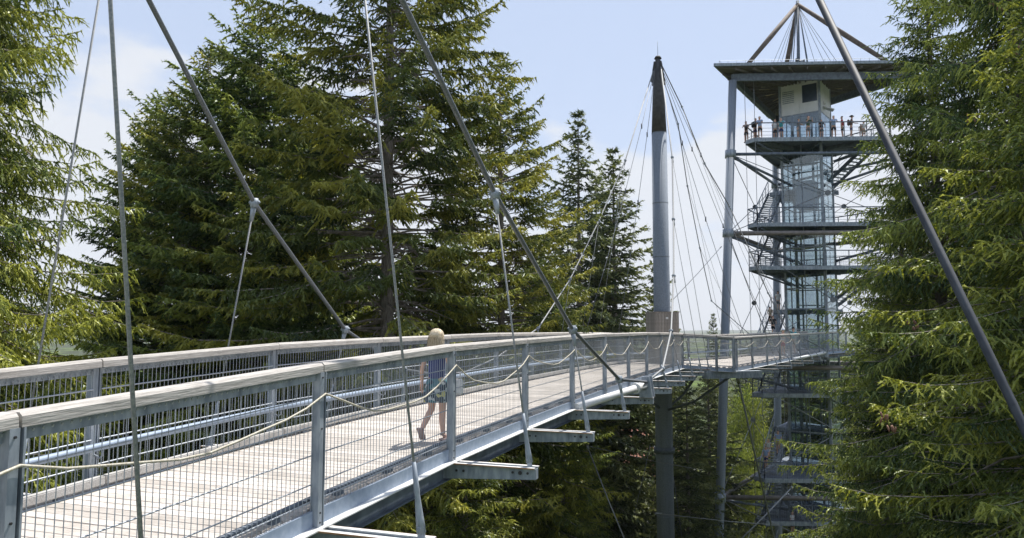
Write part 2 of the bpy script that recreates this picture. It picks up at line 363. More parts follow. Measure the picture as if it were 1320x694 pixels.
# posts' outriggers, channel pairs with top flanges whitened as if sunlit
def outrigger(p_edge, outdir, length=1.02 * S, root_back=0.5, bolts=True):
    z = -(RD * S) - .172
    o0 = p_edge + Vector((0, 0, z)); side = Vector((-outdir.y, outdir.x, 0))
    a = o0 - outdir * root_back; b = o0 + outdir * length
    mbw = MB(); mbf = MB(); mbr = MB()
    for s_ in (-1, 1):
        c = side * (s_ * .055)
        # web tapering to the tip
        P8 = []
        for q, dp in ((a, .235), (b, .15)):
            for t_ in (-.005, .005): P8.append((q + c + side * t_, dp))
        v = [P8[0][0] - Vector((0, 0, P8[0][1])), P8[2][0] - Vector((0, 0, P8[2][1])), P8[3][0] - Vector((0, 0, P8[3][1])), P8[1][0] - Vector((0, 0, P8[1][1])),
             P8[0][0], P8[2][0], P8[3][0], P8[1][0]]
        mbw.hexa([q - Vector((0, 0, .014)) if k > 3 else q for k, q in enumerate(v)])
        fl = c + side * (s_ * .022)
        mbf.beam(o0 + outdir * .01 + fl - Vector((0, 0, .007)), b + fl - Vector((0, 0, .007)), .062, .012)
        mbr.beam(o0 + outdir * .012 + c + side * (s_ * .0545) - Vector((0, 0, .008)), b + c + side * (s_ * .0545) - Vector((0, 0, .008)), .004, .015)
    mbw.beam(b - side * .05 - Vector((0, 0, .085)), b + side * .05 - Vector((0, 0, .085)), .008, .13)
    w = kid(mbw.build('outrigger', 'galv'))
    kid(mbf.build('top_flange', 'white_top'), w); kid(mbr.build('flange_edge', 'rust'), w)
    mb = MB()
    for s_ in (-1, 1):
        for t_ in (length - .10, length - .20, length - .30, .14, .24):
            q = o0 + outdir * t_ + side * (s_ * .062) - Vector((0, 0, .075 if t_ > .5 else .10))
            mb.tube([q, q + side * (s_ * .012)], .016 if t_ != length - .20 else .026, 7)
    tag(kid(mb.build('bolt', 'bolt'), w), kind='stuff')
    return b
OUT = Vector((-NL.x, -NL.y, 0)); tips_n, tips_b = {}, {}
for k in range(-2, 10):
    i = k + 3
    tips_n[k] = outrigger(P(*near[i]), OUT, root_back=.45)
    tips_b[k] = outrigger(P(*back[i]), -OUT, root_back=.45)
    mb = MB(); a = P(*near[i]) + Vector((0, 0, -(RD * S) - .30)) - OUT * .45; b = P(*back[i]) + Vector((0, 0, -(RD * S) - .30)) + OUT * .45
    mb.beam(a, b, .12, .22); kid(mb.build('cross_beam', 'galv_dark'))
tips2 = []
for i, (x, y, z) in enumerate(seg2):
    a = seg2[max(i - 1, 0)]; b = seg2[min(i + 1, len(seg2) - 1)]
    d = Vector((b[0] - a[0], b[1] - a[1], 0)).normalized(); o = Vector((d.y, -d.x, 0))
    if i: tips2.append(outrigger(P(x, y, z), o, root_back=.45))
    if i > 2:
        q = P(x, y, z) - o * (WID * S); outrigger(q, -o, root_back=.45)
# planks
def plank_mesh(w, L_, t=.045):
    mb = MB(); mb.box((0, 0, -t / 2), (w, L_, t)); return mb.mesh('plank', 'plank', bevel=.004)
pm = [plank_mesh(.136, WID * S - .07), plank_mesh(.1345, WID * S - .06), plank_mesh(.1375, WID * S - .08)]
count = 0; rest = MB()
segs = [(P(*near[i]), P(*near[i + 1])) for i in range(0, 12)]
dist = 0.0
for a, b in segs:
    d = b - a; Ls = d.length; n = round(Ls / .146); dn = d.normalized()
    pitch = -math.asin(dn.z)
    for q in range(n):
        p = a + d * ((q + .5) / n) + Vector((NL.x, NL.y, 0)) * (WID * S / 2) + Vector((0, 0, -(RD * S)))
        o = link_mesh('plank', random.choice(pm)); kid(o)
        o.location = p + Vector((random.uniform(-.004, .004), 0, random.uniform(-.002, .0015)))
        o.rotation_euler = (0, pitch, atan2(DIR.y, DIR.x) + random.uniform(-.002, .002)); count += 1
# widened deck round the mast and the far deck: boards run across, joined into one part
def strip(line_a, line_b, mb):
    La = [P(*q) for q in line_a]; Lb = [P(*q) for q in line_b]
    def arc(l, t):
        ds = [(l[i + 1] - l[i]).length for i in range(len(l) - 1)]; s_ = t * sum(ds)
        for i, q in enumerate(ds):
            if s_ <= q or i == len(ds) - 1: return l[i] + (l[i + 1] - l[i]) * (s_ / q)
            s_ -= q
    ln = max(sum((l[i + 1] - l[i]).length for i in range(len(l) - 1)) for l in (La, Lb)); n = int(ln / .15)
    for q in range(n):
        t0, t1 = (q + .03) / n, (q + .97) / n
        pa0, pa1, pb0, pb1 = arc(La, t0), arc(La, t1), arc(Lb, t0), arc(Lb, t1); z = Vector((0, 0, -(RD * S) + random.uniform(-.002, .002))); th = Vector((0, 0, -.045))
        mb.hexa([pa0 + z + th, pa1 + z + th, pb1 + z + th, pb0 + z + th, pa0 + z, pa1 + z, pb1 + z, pb0 + z])
mb = MB(); strip(near[12:18], back[12:18], mb); strip(near[17:], back[17:], mb)
tag(kid(mb.build('far_planking', 'plank')), kind='stuff')
# crossbeam under the bend and its braces to the mast
mb = MB(); c0 = P(7.2, 26.55, -1.57); c1 = P(9.4, 28.9, -1.6)
mb.beam(P(6.9, 26.75, -1.63), P(9.15, 27.5, -1.63), .34, .30); kid(mb.build('support_crossbeam', 'galv'))
MAST = Vector((6.2 * S, 30.6 * S, 0))
mb = MB()
for tgt in (P(7.9, 27.2, -1.75), P(4.6, 29.0, -1.7), P(5.6, 33.0, -1.7), P(8.4, 33.0, -1.7)):
    q0 = Vector((MAST.x, MAST.y, EZ - 4.0)); mid = (q0 + tgt) / 2 + Vector((0, 0, -.28))
    mb.tube([q0, mid, tgt], .06, 8)
kid(mb.build('mast_brace', 'galv_dark'))
mb = MB()
for x0, y0, x1, y1 in ((6.18, 27.1, 5.2, 32.0), (8.02, 27.0, 8.0, 33.6), (3.97, 27.9, 9.5, 29.6), (4.6, 30.9, 10.2, 31.0)):
    mb.beam(P(x0, y0, -1.5), P(x1, y1, -1.5), .12, .24)
kid(mb.build('deck_girder', 'galv_dark'))

# ---------------------------------------------------------------- rope light along the near rail
mb = MB(); rp = []
for i in range(0, len(near) - 1):
    a = P(*near[i]); b = P(*near[i + 1]); d = (b - a); dn = d.normalized(); o = Vector((dn.y, -dn.x, 0)) * .10
    if d.length < 1.0: continue
    sag = .29 * min(1, d.length / 3.0) * random.uniform(.6, 1.25) * (.6 if i == 1 else 1)
    for q in range(10):
        t = q / 10; rp.append(a + d * t + o + Vector((0, 0, -.29 - sag * 4 * t * (1 - t) + (0.014 * sin(t * (13 + i % 5) + i * 2)))))
rp.append(P(*near[-1]) + Vector((0, 0, -.29)))
mb.tube(rp, .0105, 6); rope = mb.build('rope_light', 'rope')
tag(rope, 'pale rope light hanging in swags along the near railing posts', 'rope light')

# ---------------------------------------------------------------- mast
mast = tag(empty('support_mast', (MAST.x, MAST.y, -1)), 'tall blue-grey round mast with dark tapering top rising through the walkway bend', 'mast')
def kidm(o, par): return kid(o, par)
topz = at(852, 76, MAST.y).z; midz = at(852, 172, MAST.y).z; rz0 = 11.0 * MAST.y / FPX
mb = MB(); mb.tube([(MAST.x, MAST.y, -1), (MAST.x, MAST.y, EZ - 1), (MAST.x, MAST.y, midz)], [rz0, rz0 * .98, rz0 * .88], 28); kid(mb.build('mast_shaft', 'mast'), mast)
mb = MB(); mb.tube([(MAST.x, MAST.y, midz + .003), (MAST.x, MAST.y, lerp(midz, topz, .5)), (MAST.x, MAST.y, topz)], [rz0 * .885, rz0 * .70, rz0 * .30], 24)
mb.tube([(MAST.x, MAST.y, topz), (MAST.x, MAST.y, topz + .12)], [rz0 * .45, rz0 * .3], 16); kid(mb.build('mast_tip', 'mast_top'), mast)
for zz in (EZ - 9, EZ - 5.2, EZ + .9, EZ + 3.6, EZ + 6.3, midz - .02):
    mb = MB(); rs_ = rz0 * (.98 - .10 * max(0, zz - EZ) / (midz - EZ)) + .008; mb.tube([(MAST.x, MAST.y, zz), (MAST.x, MAST.y, zz + .03)], rs_, 28); kid(mb.build('weld_seam', 'mast'), mast)
mb = MB(); mb.tube([(MAST.x, MAST.y, topz + .1), (MAST.x, MAST.y, topz + .9)], .012, 5); kid(mb.build('lightning_rod', 'galv'), mast)
mb = MB()
for dz in (0, -3.4):
    mb = MB(); mb.tube([(MAST.x, MAST.y, EZ - 2.6 + dz), (MAST.x, MAST.y, EZ - 2.35 + dz)], rz0 * 1.18, 24); kid(mb.build('collar', 'galv_dark'), mast)
mb = MB()
for a in range(4):
    an = a * pi / 2 + .5; mb.beam(Vector((MAST.x, MAST.y, topz - .2)) + Vector((cos(an), sin(an), 0)) * .2, Vector((MAST.x, MAST.y, topz - 1.3)) + Vector((cos(an), sin(an), 0)) * .42, .05, .12, (cos(an), sin(an), 0))
kid(mb.build('cable_bracket', 'mast_top'), mast)
# timber box round the mast foot
box = tag(empty('mast_cladding', (MAST.x, MAST.y, EZ - (1.17 + .26) * S), radians(12)), 'brown vertical-board box wrapped around the mast above the handrail', 'cladding')
hb = 0.60; zb0 = 0.0; zb1 = at(852, 403, MAST.y - .7).z - box.location.z
for f_ in range(4):
    for q in range(8):
        mb = MB(); w_ = 2 * hb / 8
        x = -hb + w_ * (q + .5); rr_ = f_ * pi / 2; off = hb + random.uniform(0, .006)
        mb.box((0, 0, (zb0 + zb1) / 2), (w_ - .012, .03, zb1 - zb0))
        o = mb.build('cladding_board', 'clad', box); o.location = (x * cos(rr_) + off * sin(rr_), x * sin(rr_) - off * cos(rr_), 0); o.rotation_euler = (0, 0, rr_)
mb = MB(); mb.box((0, 0, zb1 + .02), (hb * 2 + .08, hb * 2 + .08, .04)); mb.build('box_lid', 'clad', box)
mb = MB(); mb.box((-.02, -hb - .03, zb1 - .27), (.12, .02, .10)); mb.build('small_sign', 'white_panel', box)

# ---------------------------------------------------------------- cables
def clamp_mb(p, down, r=.05, n=8):
    mb = MB(); mb.tube([p - Vector((.0, .0, r * 1.1)), p + Vector((0, 0, r * 1.1))], r * 1.0, n)
    mb.tube([p + down * r * .5, p + down * r * 4.5], [r * .75, r * .45], 7)
    for s_ in (-1, 1): mb.tube([p + Vector((s_ * r * .9, -.02, 0)), p + Vector((s_ * r * .9, .03, .02))], r * .45, 6)
    return mb
def socket_mb(b, up, r):
    mb = MB(); q = b + up * .05
    mb.tube([q, q + up * .12, q + up * .34, q + up * .36, q + up * .62], [r * 3.6, r * 3.0, r * 1.9, r * 2.2, r * 1.6], 9)
    side = up.cross(Vector((0, 1, 0))).normalized()
    mb.tube([b + up * .09 - OUT.cross(Vector((0, 0, 1))) * r * 4, b + up * .09 + OUT.cross(Vector((0, 0, 1))) * r * 4], r * 1.6, 7)
    mb.beam(b - Vector((0, 0, .01)), b + up * .1, r * 5, r * 5, (0, 1, 0))
    return mb
def cable_set(name, label, chain, hangers, r, hr_, m_dark='cable', m_h='cable_pale', base=None):
    """chain: main cable points; hangers: (node, foot) pairs"""
    root = tag(empty(name, base or chain[-1]), label, 'cable')
    mb = MB(); mb.tube(chain, r, 10); kid(mb.build('main_cable', m_dark), root)
    for a, b in hangers:
        up = (a - b).normalized()
        mb = MB(); mb.tube([a, b + up * .1], hr_, 7); h_ = kid(mb.build('hanger', m_h), root)
        kid(clamp_mb(a, -up, max(.035, r * 1.9)).build('clamp', 'galv'), h_)
        kid(socket_mb(b, up, hr_).build('socket', 'galv'), h_)
    return root
def node(tip, px, Zrel):
    """point of the cable plane above an outrigger tip: leans inward; px fixes how far"""
    u = (px - 660) / FPX; z = Zrel * S
    c, s_ = cos(PITCH), sin(PITCH)
    # X = u*(Y*c + z*s); X = tip.x + t*NLx ; Y = tip.y + t*NLy
    t = (u * (tip.y * c + z * s_) - tip.x) / (NL.x - u * NL.y * c)
    return Vector((tip.x + t * NL.x, tip.y + t * NL.y, EZ + z))
def node_py(tip, px, py):
    z = 0
    for _ in range(12):
        n = node(tip, px, z / S); z = at(px, py, n.y).z - EZ
    return node(tip, px, z / S)
IN = Vector((NL.x, NL.y, 0))
TN = tips_n; TB = tips_b
tipo = lambda t: t - (OUT * .09) + Vector((0, 0, 0))
nn = {3: node_py(TN[3], 798, 489), 2: node_py(TN[2], 738, 425), 1: node_py(TN[1], 638, 250), 0: node_py(TN[0], 457, -128)}
nn[-1] = TN[-1] + IN * 1.25 + Vector((0, 0, 8.9)); nn[-2] = TN[-2] + IN * 1.7 + Vector((0, 0, 13.2))
BR = TN[4] + Vector((0, 0, .36)) - OUT * .12
mast_top = Vector((MAST.x, MAST.y, topz - .35))
first_mast = nn[-2] + (nn[-2] - nn[-1]) * 1.6 + Vector((0, 0, 2.0))
cable_set('suspension_cable', 'thick dark cable sloping down to the bracket in front of the near railing', [first_mast, nn[-2], nn[-1], nn[0], nn[1], nn[2], nn[3], BR],
          [(nn[k], tipo(TN[k])) for k in (-2, -1, 0, 1, 2, 3)], .033, .0125, base=BR)
nr = {5: node_py(TN[5], 854, 476), 6: node_py(TN[6], 865, 427), 7: node_py(TN[7], 868.5, 356), 8: node_py(TN[8], 868, 283), 9: node_py(TN[9], 866.5, 203)}
cable_set('suspension_cable', 'pale thick cable rising steeply from the outrigger bracket to the mast tip', [BR + Vector((0, .12, 0)), nr[5], nr[6]] + [nr[7], nr[8], nr[9], mast_top + Vector((.12, -.1, 0))],
          [(nr[k], tipo(TN[k])) for k in (5, 6, 7, 8, 9)], .030, .011, 'cable_pale', base=BR)
nb = {2: node_py(TB[2], 445, 425), 1: node_py(TB[1], 328, 262), 0: node_py(TB[0], 143, -94)}
nb[-1] = TB[-1] - IN * 1.4 + Vector((0, 0, 8.9))
BB = TB[4] + Vector((0, 0, .36))
nb3 = TB[3] - IN * .1 + Vector((0, 0, .75))
bfirst = nb[-1] + (nb[-1] - nb[0]) * 1.6 + Vector((0, 0, 2.0))
cable_set('suspension_cable', 'thick cable on the far side of the walkway at left, clamp against the dark spruce', [bfirst, nb[-1], nb[0], nb[1], nb[2], nb3, BB],
          [(nb[k], tipo(TB[k]) + OUT * .18) for k in (-1, 0, 1, 2)] + [(nb3, TB[3] + OUT * .09)], .033, .0125, base=BB)
nbr = {6: node_py(TB[6], 694, 423), 7: node_py(TB[7], 735, 360), 8: node_py(TB[8], 772, 285), 9: node_py(TB[9], 806, 207)}
cable_set('suspension_cable', 'pale rod cable climbing behind the railing to the left side of the mast tip', [BB + Vector((0, .2, 0)), TB[5] + Vector((0, 0, .75)), nbr[6], nbr[7], nbr[8], nbr[9], mast_top + Vector((-.15, .05, 0))],
          [(nbr[k], TB[k] + OUT * .09) for k in (6, 7, 8, 9)], .026, .011, 'cable_pale', base=BB)
# far span cables fanning right of the mast
LOW2 = tips2[5] + Vector((0, 0, .4))
pxy = [(879, 138), (908, 211), (940, 266), (966, 322), (990, 378), (1013, 425)]
ch = [mast_top + Vector((.2, 0, 0))]; hg = []
for j, (px, py) in enumerate(pxy):
    Yd = lerp(MAST.y + .6, LOW2.y + .6, (j + .8) / (len(pxy) + .6)); ch.append(at(px, py, Yd))
    if j < 5: hg.append((ch[-1], tips2[min(j, 4)]))
ch.append(LOW2)
cable_set('suspension_cable', 'dark cable falling right from the mast tip across the sky to the far walkway span', ch, hg, .028, .010, 'cable', 'cable_pale', base=LOW2)
pxy = [(874, 160), (886, 240), (902, 320), (917, 388)]
ch = [mast_top + Vector((.1, .2, 0))]; hg = []
for j, (px, py) in enumerate(pxy):
    Yd = MAST.y + 1.6 + j * 2.2; ch.append(at(px, py, Yd)); hg.append((ch[-1], P(*back[18 + j - (0 if j < 1 else 0)]) + Vector((0, 0, -1.4))))
ch.append(P(*back[22]) + Vector((-.6, .4, -1.2)))
cable_set('suspension_cable', 'second thinner cable dropping from the mast tip to the back of the far walkway span', ch, hg, .024, .009, 'cable', 'cable_pale', base=ch[-1])
for pts_, lab in (([(-.1, .1), P(*back[12]) + Vector((0, 0, -.2))], 'thin stay from the mast tip down the left side to the back railing'),
                  ([(-.12, 0), P(*back[10]) + Vector((0, 0, -.2))], 'thin stay spreading furthest left from the mast tip to the back railing'),
                  ([(.1, 0), P(*seg2[3]) + Vector((.1, -.1, -1.4))], 'thin stay from the mast tip to the middle of the far walkway span'),
                  ([(.12, 0), P(*seg2[5]) + Vector((.1, -.1, -1.4))], 'thin stay from the mast tip passing in front of the tower leg'),
                  ([(.06, -.1), P(*seg2[1]) + Vector((.1, -.1, -1.4))], 'thin stay dropping closest to the right side of the mast')):
    a_ = mast_top + Vector((*pts_[0], 0)); b_ = pts_[1]; mid = (a_ + b_) / 2 - Vector((0, 0, .45)); q1_ = a_.lerp(mid, .5) - Vector((0, 0, .12)); q2_ = mid.lerp(b_, .5) - Vector((0, 0, .12))
    mb = MB(); mb.tube([a_, q1_, mid, q2_, b_], .013, 6)
    for q_ in (q1_, mid): mb.tube([q_ - Vector((0, 0, .12)), q_ + Vector((0, 0, .12))], .035, 6)
    tag(mb.build('stay_cable', 'cable'), lab, 'cable')
# low brackets and compression tubes (parts of the bridge)
def low_bracket(tip, edge_pt, d3):
    mb = MB()
    for s_ in (-.17, .17):
        q = tip + d3 * s_ - OUT * .15
        mb.hexa([q + OUT * x + d3 * y + Vector((0, 0, z)) for z, k in ((0, 1), (.50, .55)) for x, y in ((-.16 * k, -.03), (.16 * k, -.03), (.16 * k, .03), (-.16 * k, .03))])
    mb.beam(tip - d3 * .2 - OUT * .15 + Vector((0, 0, .28)), tip + d3 * .2 - OUT * .15 + Vector((0, 0, .28)), .12, .2)
    kid(mb.build('cable_anchor', 'galv'))
    mb = MB(); top = tip - OUT * .15 + Vector((0, 0, .30)) - d3 * .1
    mb.tube([edge_pt, top], .082, 14); v = (top - edge_pt).normalized(); mb.tube([top - v * .55, top - v * .50], .13, 14)
    kid(mb.build('thrust_tube', 'white_panel'))
D3 = Vector((DIR.x, DIR.y, 0))
low_bracket(TN[4], P(*near[6]) + Vector((0, 0, -(RD * S) - .13)) + OUT * .12, D3)
d2 = Vector((.55, .83, 0)); low_bracket(tips2[5], P(*seg2[4]) + Vector((0, 0, -(RD * S) - .1)) + Vector((.1, -.1, 0)), d2)
low_bracket(TB[4], P(*back[6]) + Vector((0, 0, -(RD * S) - .13)) - OUT * .12, D3)

# dark inclined tube in front of the right-hand trees
q1 = at(1320, 552, 10.2); q2 = at(1056, 0, 12.6); v = (q1 - q2).normalized()
foot = q2 + v * ((q2.z + 1) / -v.z); head = q2 - v * 9
st = tag(empty('inclined_strut', foot), 'long dark grey steel tube leaning across the tower and the right-hand spruces', 'strut')
mb = MB(); mb.tube([foot, head], .062, 16); kid(mb.build('strut_tube', 'strut_dark'), st)
mb = MB(); mb.box((foot.x, foot.y, foot.z + .8), (1.2, 1.2, .9), .3); kid(mb.build('concrete_footing', 'kerb'), st)
mb = MB()
for t in (3, 21): mb.tube([foot - v * t, foot - v * (t + .12)], .12, 16)
kid(mb.build('joint_collar', 'strut_dark'), st)

# ---------------------------------------------------------------- lookout tower
TC = Vector((23.6, 58.3)); TA = radians(-2.8)             # centre, turn of the triangle
tower = tag(empty('lookout_tower', (TC.x, TC.y, -1)), 'tall steel lookout tower with glass lift shaft, stairs, triangular platforms and flat roof', 'tower')
def tri(r, cut=0.0, turn=0.0):
    """triangle corners A front-left, B front-right, C rear (circumradius r); cut chops the tips"""
    v = [Vector((TC.x + r * cos(TA + turn + a), TC.y + r * sin(TA + turn + a))) for a in (radians(210), radians(330), radians(90))]
    if not cut: return v
    o = []
    for i in range(3):
        p, q, n = v[i - 1], v[i], v[(i + 1) % 3]
        o.append(q + (p - q).normalized() * cut); o.append(q + (n - q).normalized() * cut)
    return o
H_ROOF = EZ + 19.7
legs = []
ta, tb_ = tri(7.7), tri(10.1)
for i in range(3):
    top = Vector((*ta[i], H_ROOF - .9)); bz = EZ - 15; bot = Vector((*tb_[i], bz)); v = (top - bot); g = bot - v * ((bz + 6) / v.z)
    mb = MB(); mb.tube([g, top], [.33, .30], 20); kid(mb.build('leg', 'mast'), tower); legs.append((g, top))
def leg_at(i, z):
    g, t = legs[i]; return g + (t - g) * ((z - g.z) / (t.z - g.z))
# roof: slab with fascia, ribs, edge girders, mast tripod
rv = tri(9.5)
mb = MB(); mb.prism([tuple(p) for p in rv], H_ROOF - .02, H_ROOF + .14); kid(mb.build('roof', 'galv_dark'), tower)
roof = tower.children[-1]
rin = tri(9.2)
mb = MB(); mb.prism([tuple(p) for p in rin], H_ROOF - .12, H_ROOF - .024); kid(mb.build('roof_soffit', 'roof_under'), roof)
mb = MB()
for i in range(3):
    a = Vector((*rv[i], H_ROOF + .06)); b = Vector((*rv[(i + 1) % 3], H_ROOF + .06)); mb.beam(a, b, .10, .22)
kid(mb.build('roof_edge', 'galv'), roof)
for i in range(3):
    a = Vector((*ta[i], H_ROOF - .65)); b = Vector((*ta[(i + 1) % 3], H_ROOF - .65)); mb = MB(); mb.beam(a, b, .24, .55); kid(mb.build('roof_girder', 'galv_dark'), roof)
for i in range(3):
    e0, e1 = rin[i], rin[(i + 1) % 3]
    for q in range(1, 12):
        p = e0.lerp(e1, q / 12); c = Vector(TC); mb = MB()
        pin = c + (p - c) * .22
        mb.beam(Vector((*pin, H_ROOF - .26)), Vector((*p, H_ROOF - .20)), .10, .20); kid(mb.build('rafter', 'roof_under'), roof)
mb = MB()
for i in range(3):
    e0, e1 = tri(4.4)[i], tri(4.4)[(i + 1) % 3]
    for q in (.2, .42, .64, .86):
        p = e0.lerp(e1, q); c = Vector(TC); d = (p - c).normalized(); n_ = Vector((-d.y, d.x))
        mb.prism([tuple(p - n_ * .42), tuple(p + n_ * .42), tuple(p + d * 1.0 + n_ * .42), tuple(p + d * 1.0 - n_ * .42)], H_ROOF - .17, H_ROOF - .125)
kid(mb.build('pale_ceiling_panel', 'roof_lamp'), roof)
mb = MB()
for i in range(3):
    e0, e1 = tri(9.0)[i], tri(9.0)[(i + 1) % 3]
    for q in range(0, 25):
        p = e0.lerp(e1, q / 24); mb.tube([(*p, H_ROOF + .14), (*p, H_ROOF + .46)], .014, 4)
    mb.tube([(*e0, H_ROOF + .45), (*e1, H_ROOF + .45)], .014, 4)
kid(mb.build('roof_rail', 'galv'), roof)
apex = Vector((*TC, EZ + 26.4)); tv_ = tri(6.6)
apex.x = at(1028, 5, TC.y).x
for i in range(3):
    b = Vector((*tv_[i], H_ROOF + .15)); mb = MB(); mb.tube([b, b.lerp(apex, .5), apex], [.15, .2, .15], 14); kid(mb.build('tripod_strut', 'strut_wood'), roof)
    mb = MB(); mb.tube([b - (apex - b).normalized() * .1, b + (apex - b).normalized() * .35], .2, 12); kid(mb.build('strut_shoe', 'galv'), roof)
mb = MB()
for a in range(4):
    an = a * pi / 2 + .3; mb.tube([apex + Vector((cos(an) * .1, sin(an) * .1, -.2)), Vector((apex.x + cos(an) * 1.1, apex.y + sin(an) * 1.1, H_ROOF + .1))], .035, 6)
mb.tube([apex + Vector((0, 0, .3)), (apex.x - .1, apex.y, H_ROOF + .1)], .12, 10)
for a in range(9):
    an = a * 2 * pi / 9; mb.tube([apex + Vector((0, 0, -.1)), Vector((TC.x + cos(an) * 3.2, TC.y + sin(an) * 3.2, H_ROOF + .1))], .018, 5)
kid(mb.build('centre_stay', 'galv_dark'), roof)
mb = MB(); p = Vector((apex.x, apex.y - .2, H_ROOF + 1.9)); mb.tube([p - Vector((.3, 0, 0)), p + Vector((.3, 0, 0))], .05, 6); mb.tube([p + Vector((-.3, 0, -.12)), p + Vector((-.3, 0, .18))], .12, 8); mb.tube([p + Vector((.3, 0, -.3)), p + Vector((.3, 0, .1))], .06, 8)
kid(mb.build('camera_head', 'black'), roof)

# lift shaft
CW, CDp, CPH = 3.0, 3.1, radians(-37)
def cpt(u, w): return Vector((TC.x + u * cos(CPH) - w * sin(CPH), TC.y + u * sin(CPH) + w * cos(CPH)))
cz0, cz1 = -1.0, H_ROOF - .15; GL = H_ROOF - 2.8
mb = MB()
for u, w in ((-CW / 2, -CDp / 2), (CW / 2, -CDp / 2), (CW / 2, CDp / 2), (-CW / 2, CDp / 2)):
    q = cpt(u, w); mb.box((q.x, q.y, (cz0 + cz1) / 2), (.17, .17, cz1 - cz0), CPH)
    kid(mb.build('shaft_column', 'galv'), tower); mb = MB()
levels = [EZ + z for z in (-23.5, -20.2, -17.05, -13.9, -10.85, -7.8, -4.7, -1.55, 1.6, 4.74, 8.0, 11.25, 14.5)]
frames = sorted([z for z in levels if z < GL] + [(levels[i] + levels[i + 1]) / 2 for i in range(len(levels) - 1) if (levels[i] + levels[i + 1]) / 2 < GL] + [GL])
faces = [((-CW / 2, -CDp / 2), (CW / 2, -CDp / 2)), ((CW / 2, -CDp / 2), (CW / 2, CDp / 2)), ((CW / 2, CDp / 2), (-CW / 2, CDp / 2)), ((-CW / 2, CDp / 2), (-CW / 2, -CDp / 2))]
for fi, (a, b) in enumerate(faces):
    A, B = cpt(*a), cpt(*b); d = (B - A).normalized(); n_ = Vector((d.y, -d.x)); mb = MB()
    for z in frames: mb.beam(Vector((*(A + d * .09), z)), Vector((*(B - d * .09), z)), .07, .09)
    for t in (.5,): q = A.lerp(B, t); mb.box((q.x, q.y, (frames[0] + GL) / 2), (.06, .06, GL - frames[0]), CPH)
    kid(mb.build('glazing_frame', 'galv'), tower)
    for i in range(len(frames) - 1):
        for t0, t1 in ((.03, .485), (.515, .97)):
            p0, p1 = A.lerp(B, t0), A.lerp(B, t1); mb = MB()
            mb.hexa([Vector((*(q + n_ * o), z)) for z in (frames[i] + .05, frames[i + 1] - .05) for q, o in ((p0, .03), (p1, .03), (p1, .018), (p0, .018))])
            kid(mb.build('glass_pane', 'glass'), tower)
    for t0, t1 in ((.035, .5), (.505, .965)):
        p0, p1 = A.lerp(B, t0), A.lerp(B, t1); mb = MB()
        mb.hexa([Vector((*(q + n_ * o), z)) for z in (GL + .05, cz1) for q, o in ((p0, .05), (p1, .05), (p1, -.03), (p0, -.03))])
        kid(mb.build('wall_panel', 'white_panel'), tower)
A, B = cpt(-CW / 2, -CDp / 2), cpt(CW / 2, -CDp / 2); d = (B - A).normalized(); n_ = Vector((d.y, -d.x))
for t0, t1, z0, z1, m_ in ((.58, .95, GL + .85, GL + 2.25, 'dark_win'),):
    mb = MB(); mb.hexa([Vector((*(q + n_ * o), z)) for z in (z0, z1) for q, o in ((A.lerp(B, t0), .075), (A.lerp(B, t1), .075), (A.lerp(B, t1), .04), (A.lerp(B, t0), .04))]); kid(mb.build('shaft_window', m_), tower)
mb = MB(); p0 = A.lerp(B, .07); p1 = A.lerp(B, .37)
for q in range(7):
    z = GL + 1.0 + q * .15; mb.hexa([Vector((*(w_ + n_ * o), zz)) for zz in (z, z + .08) for w_, o in ((p0, .075), (p1, .075), (p1, .05), (p0, .05))])
kid(mb.build('vent_grille', 'galv'), tower)
mb = MB()
for u, w in ((-.7, -.9), (.7, -.9), (-.7, .3), (.7, .3), (-.95, .95), (.2, 1.2), (1.05, -.2)):
    q = cpt(u, w); mb.box((q.x, q.y, (cz0 + GL) / 2), (.06, .06, GL - cz0), CPH)
for z in frames:
    mb.beam(Vector((*cpt(-.7, -.9), z + .3)), Vector((*cpt(.7, .3), z + .3)), .05, .08); mb.beam(Vector((*cpt(-.7, .3), z + .3)), Vector((*cpt(.7, .3), z + .3)), .05, .08)
kid(mb.build('lift_rail', 'galv'), tower)
q = cpt(0, -.3); mb = MB(); mb.box((q.x, q.y, levels[10] + 2.6), (1.3, 1.2, 2.2), CPH); kid(mb.build('lift_car', 'tube_blue'), tower)
mb = MB(); q = cpt(CW / 2 + .35, -.3); mb.beam((q.x - .4, q.y, GL + .55), (q.x + .35, q.y - .1, GL + .25), .5, .1); mb.box((q.x - .3, q.y, GL + .9), (.18, .18, .25)); kid(mb.build('floodlight', 'white_panel'), tower)

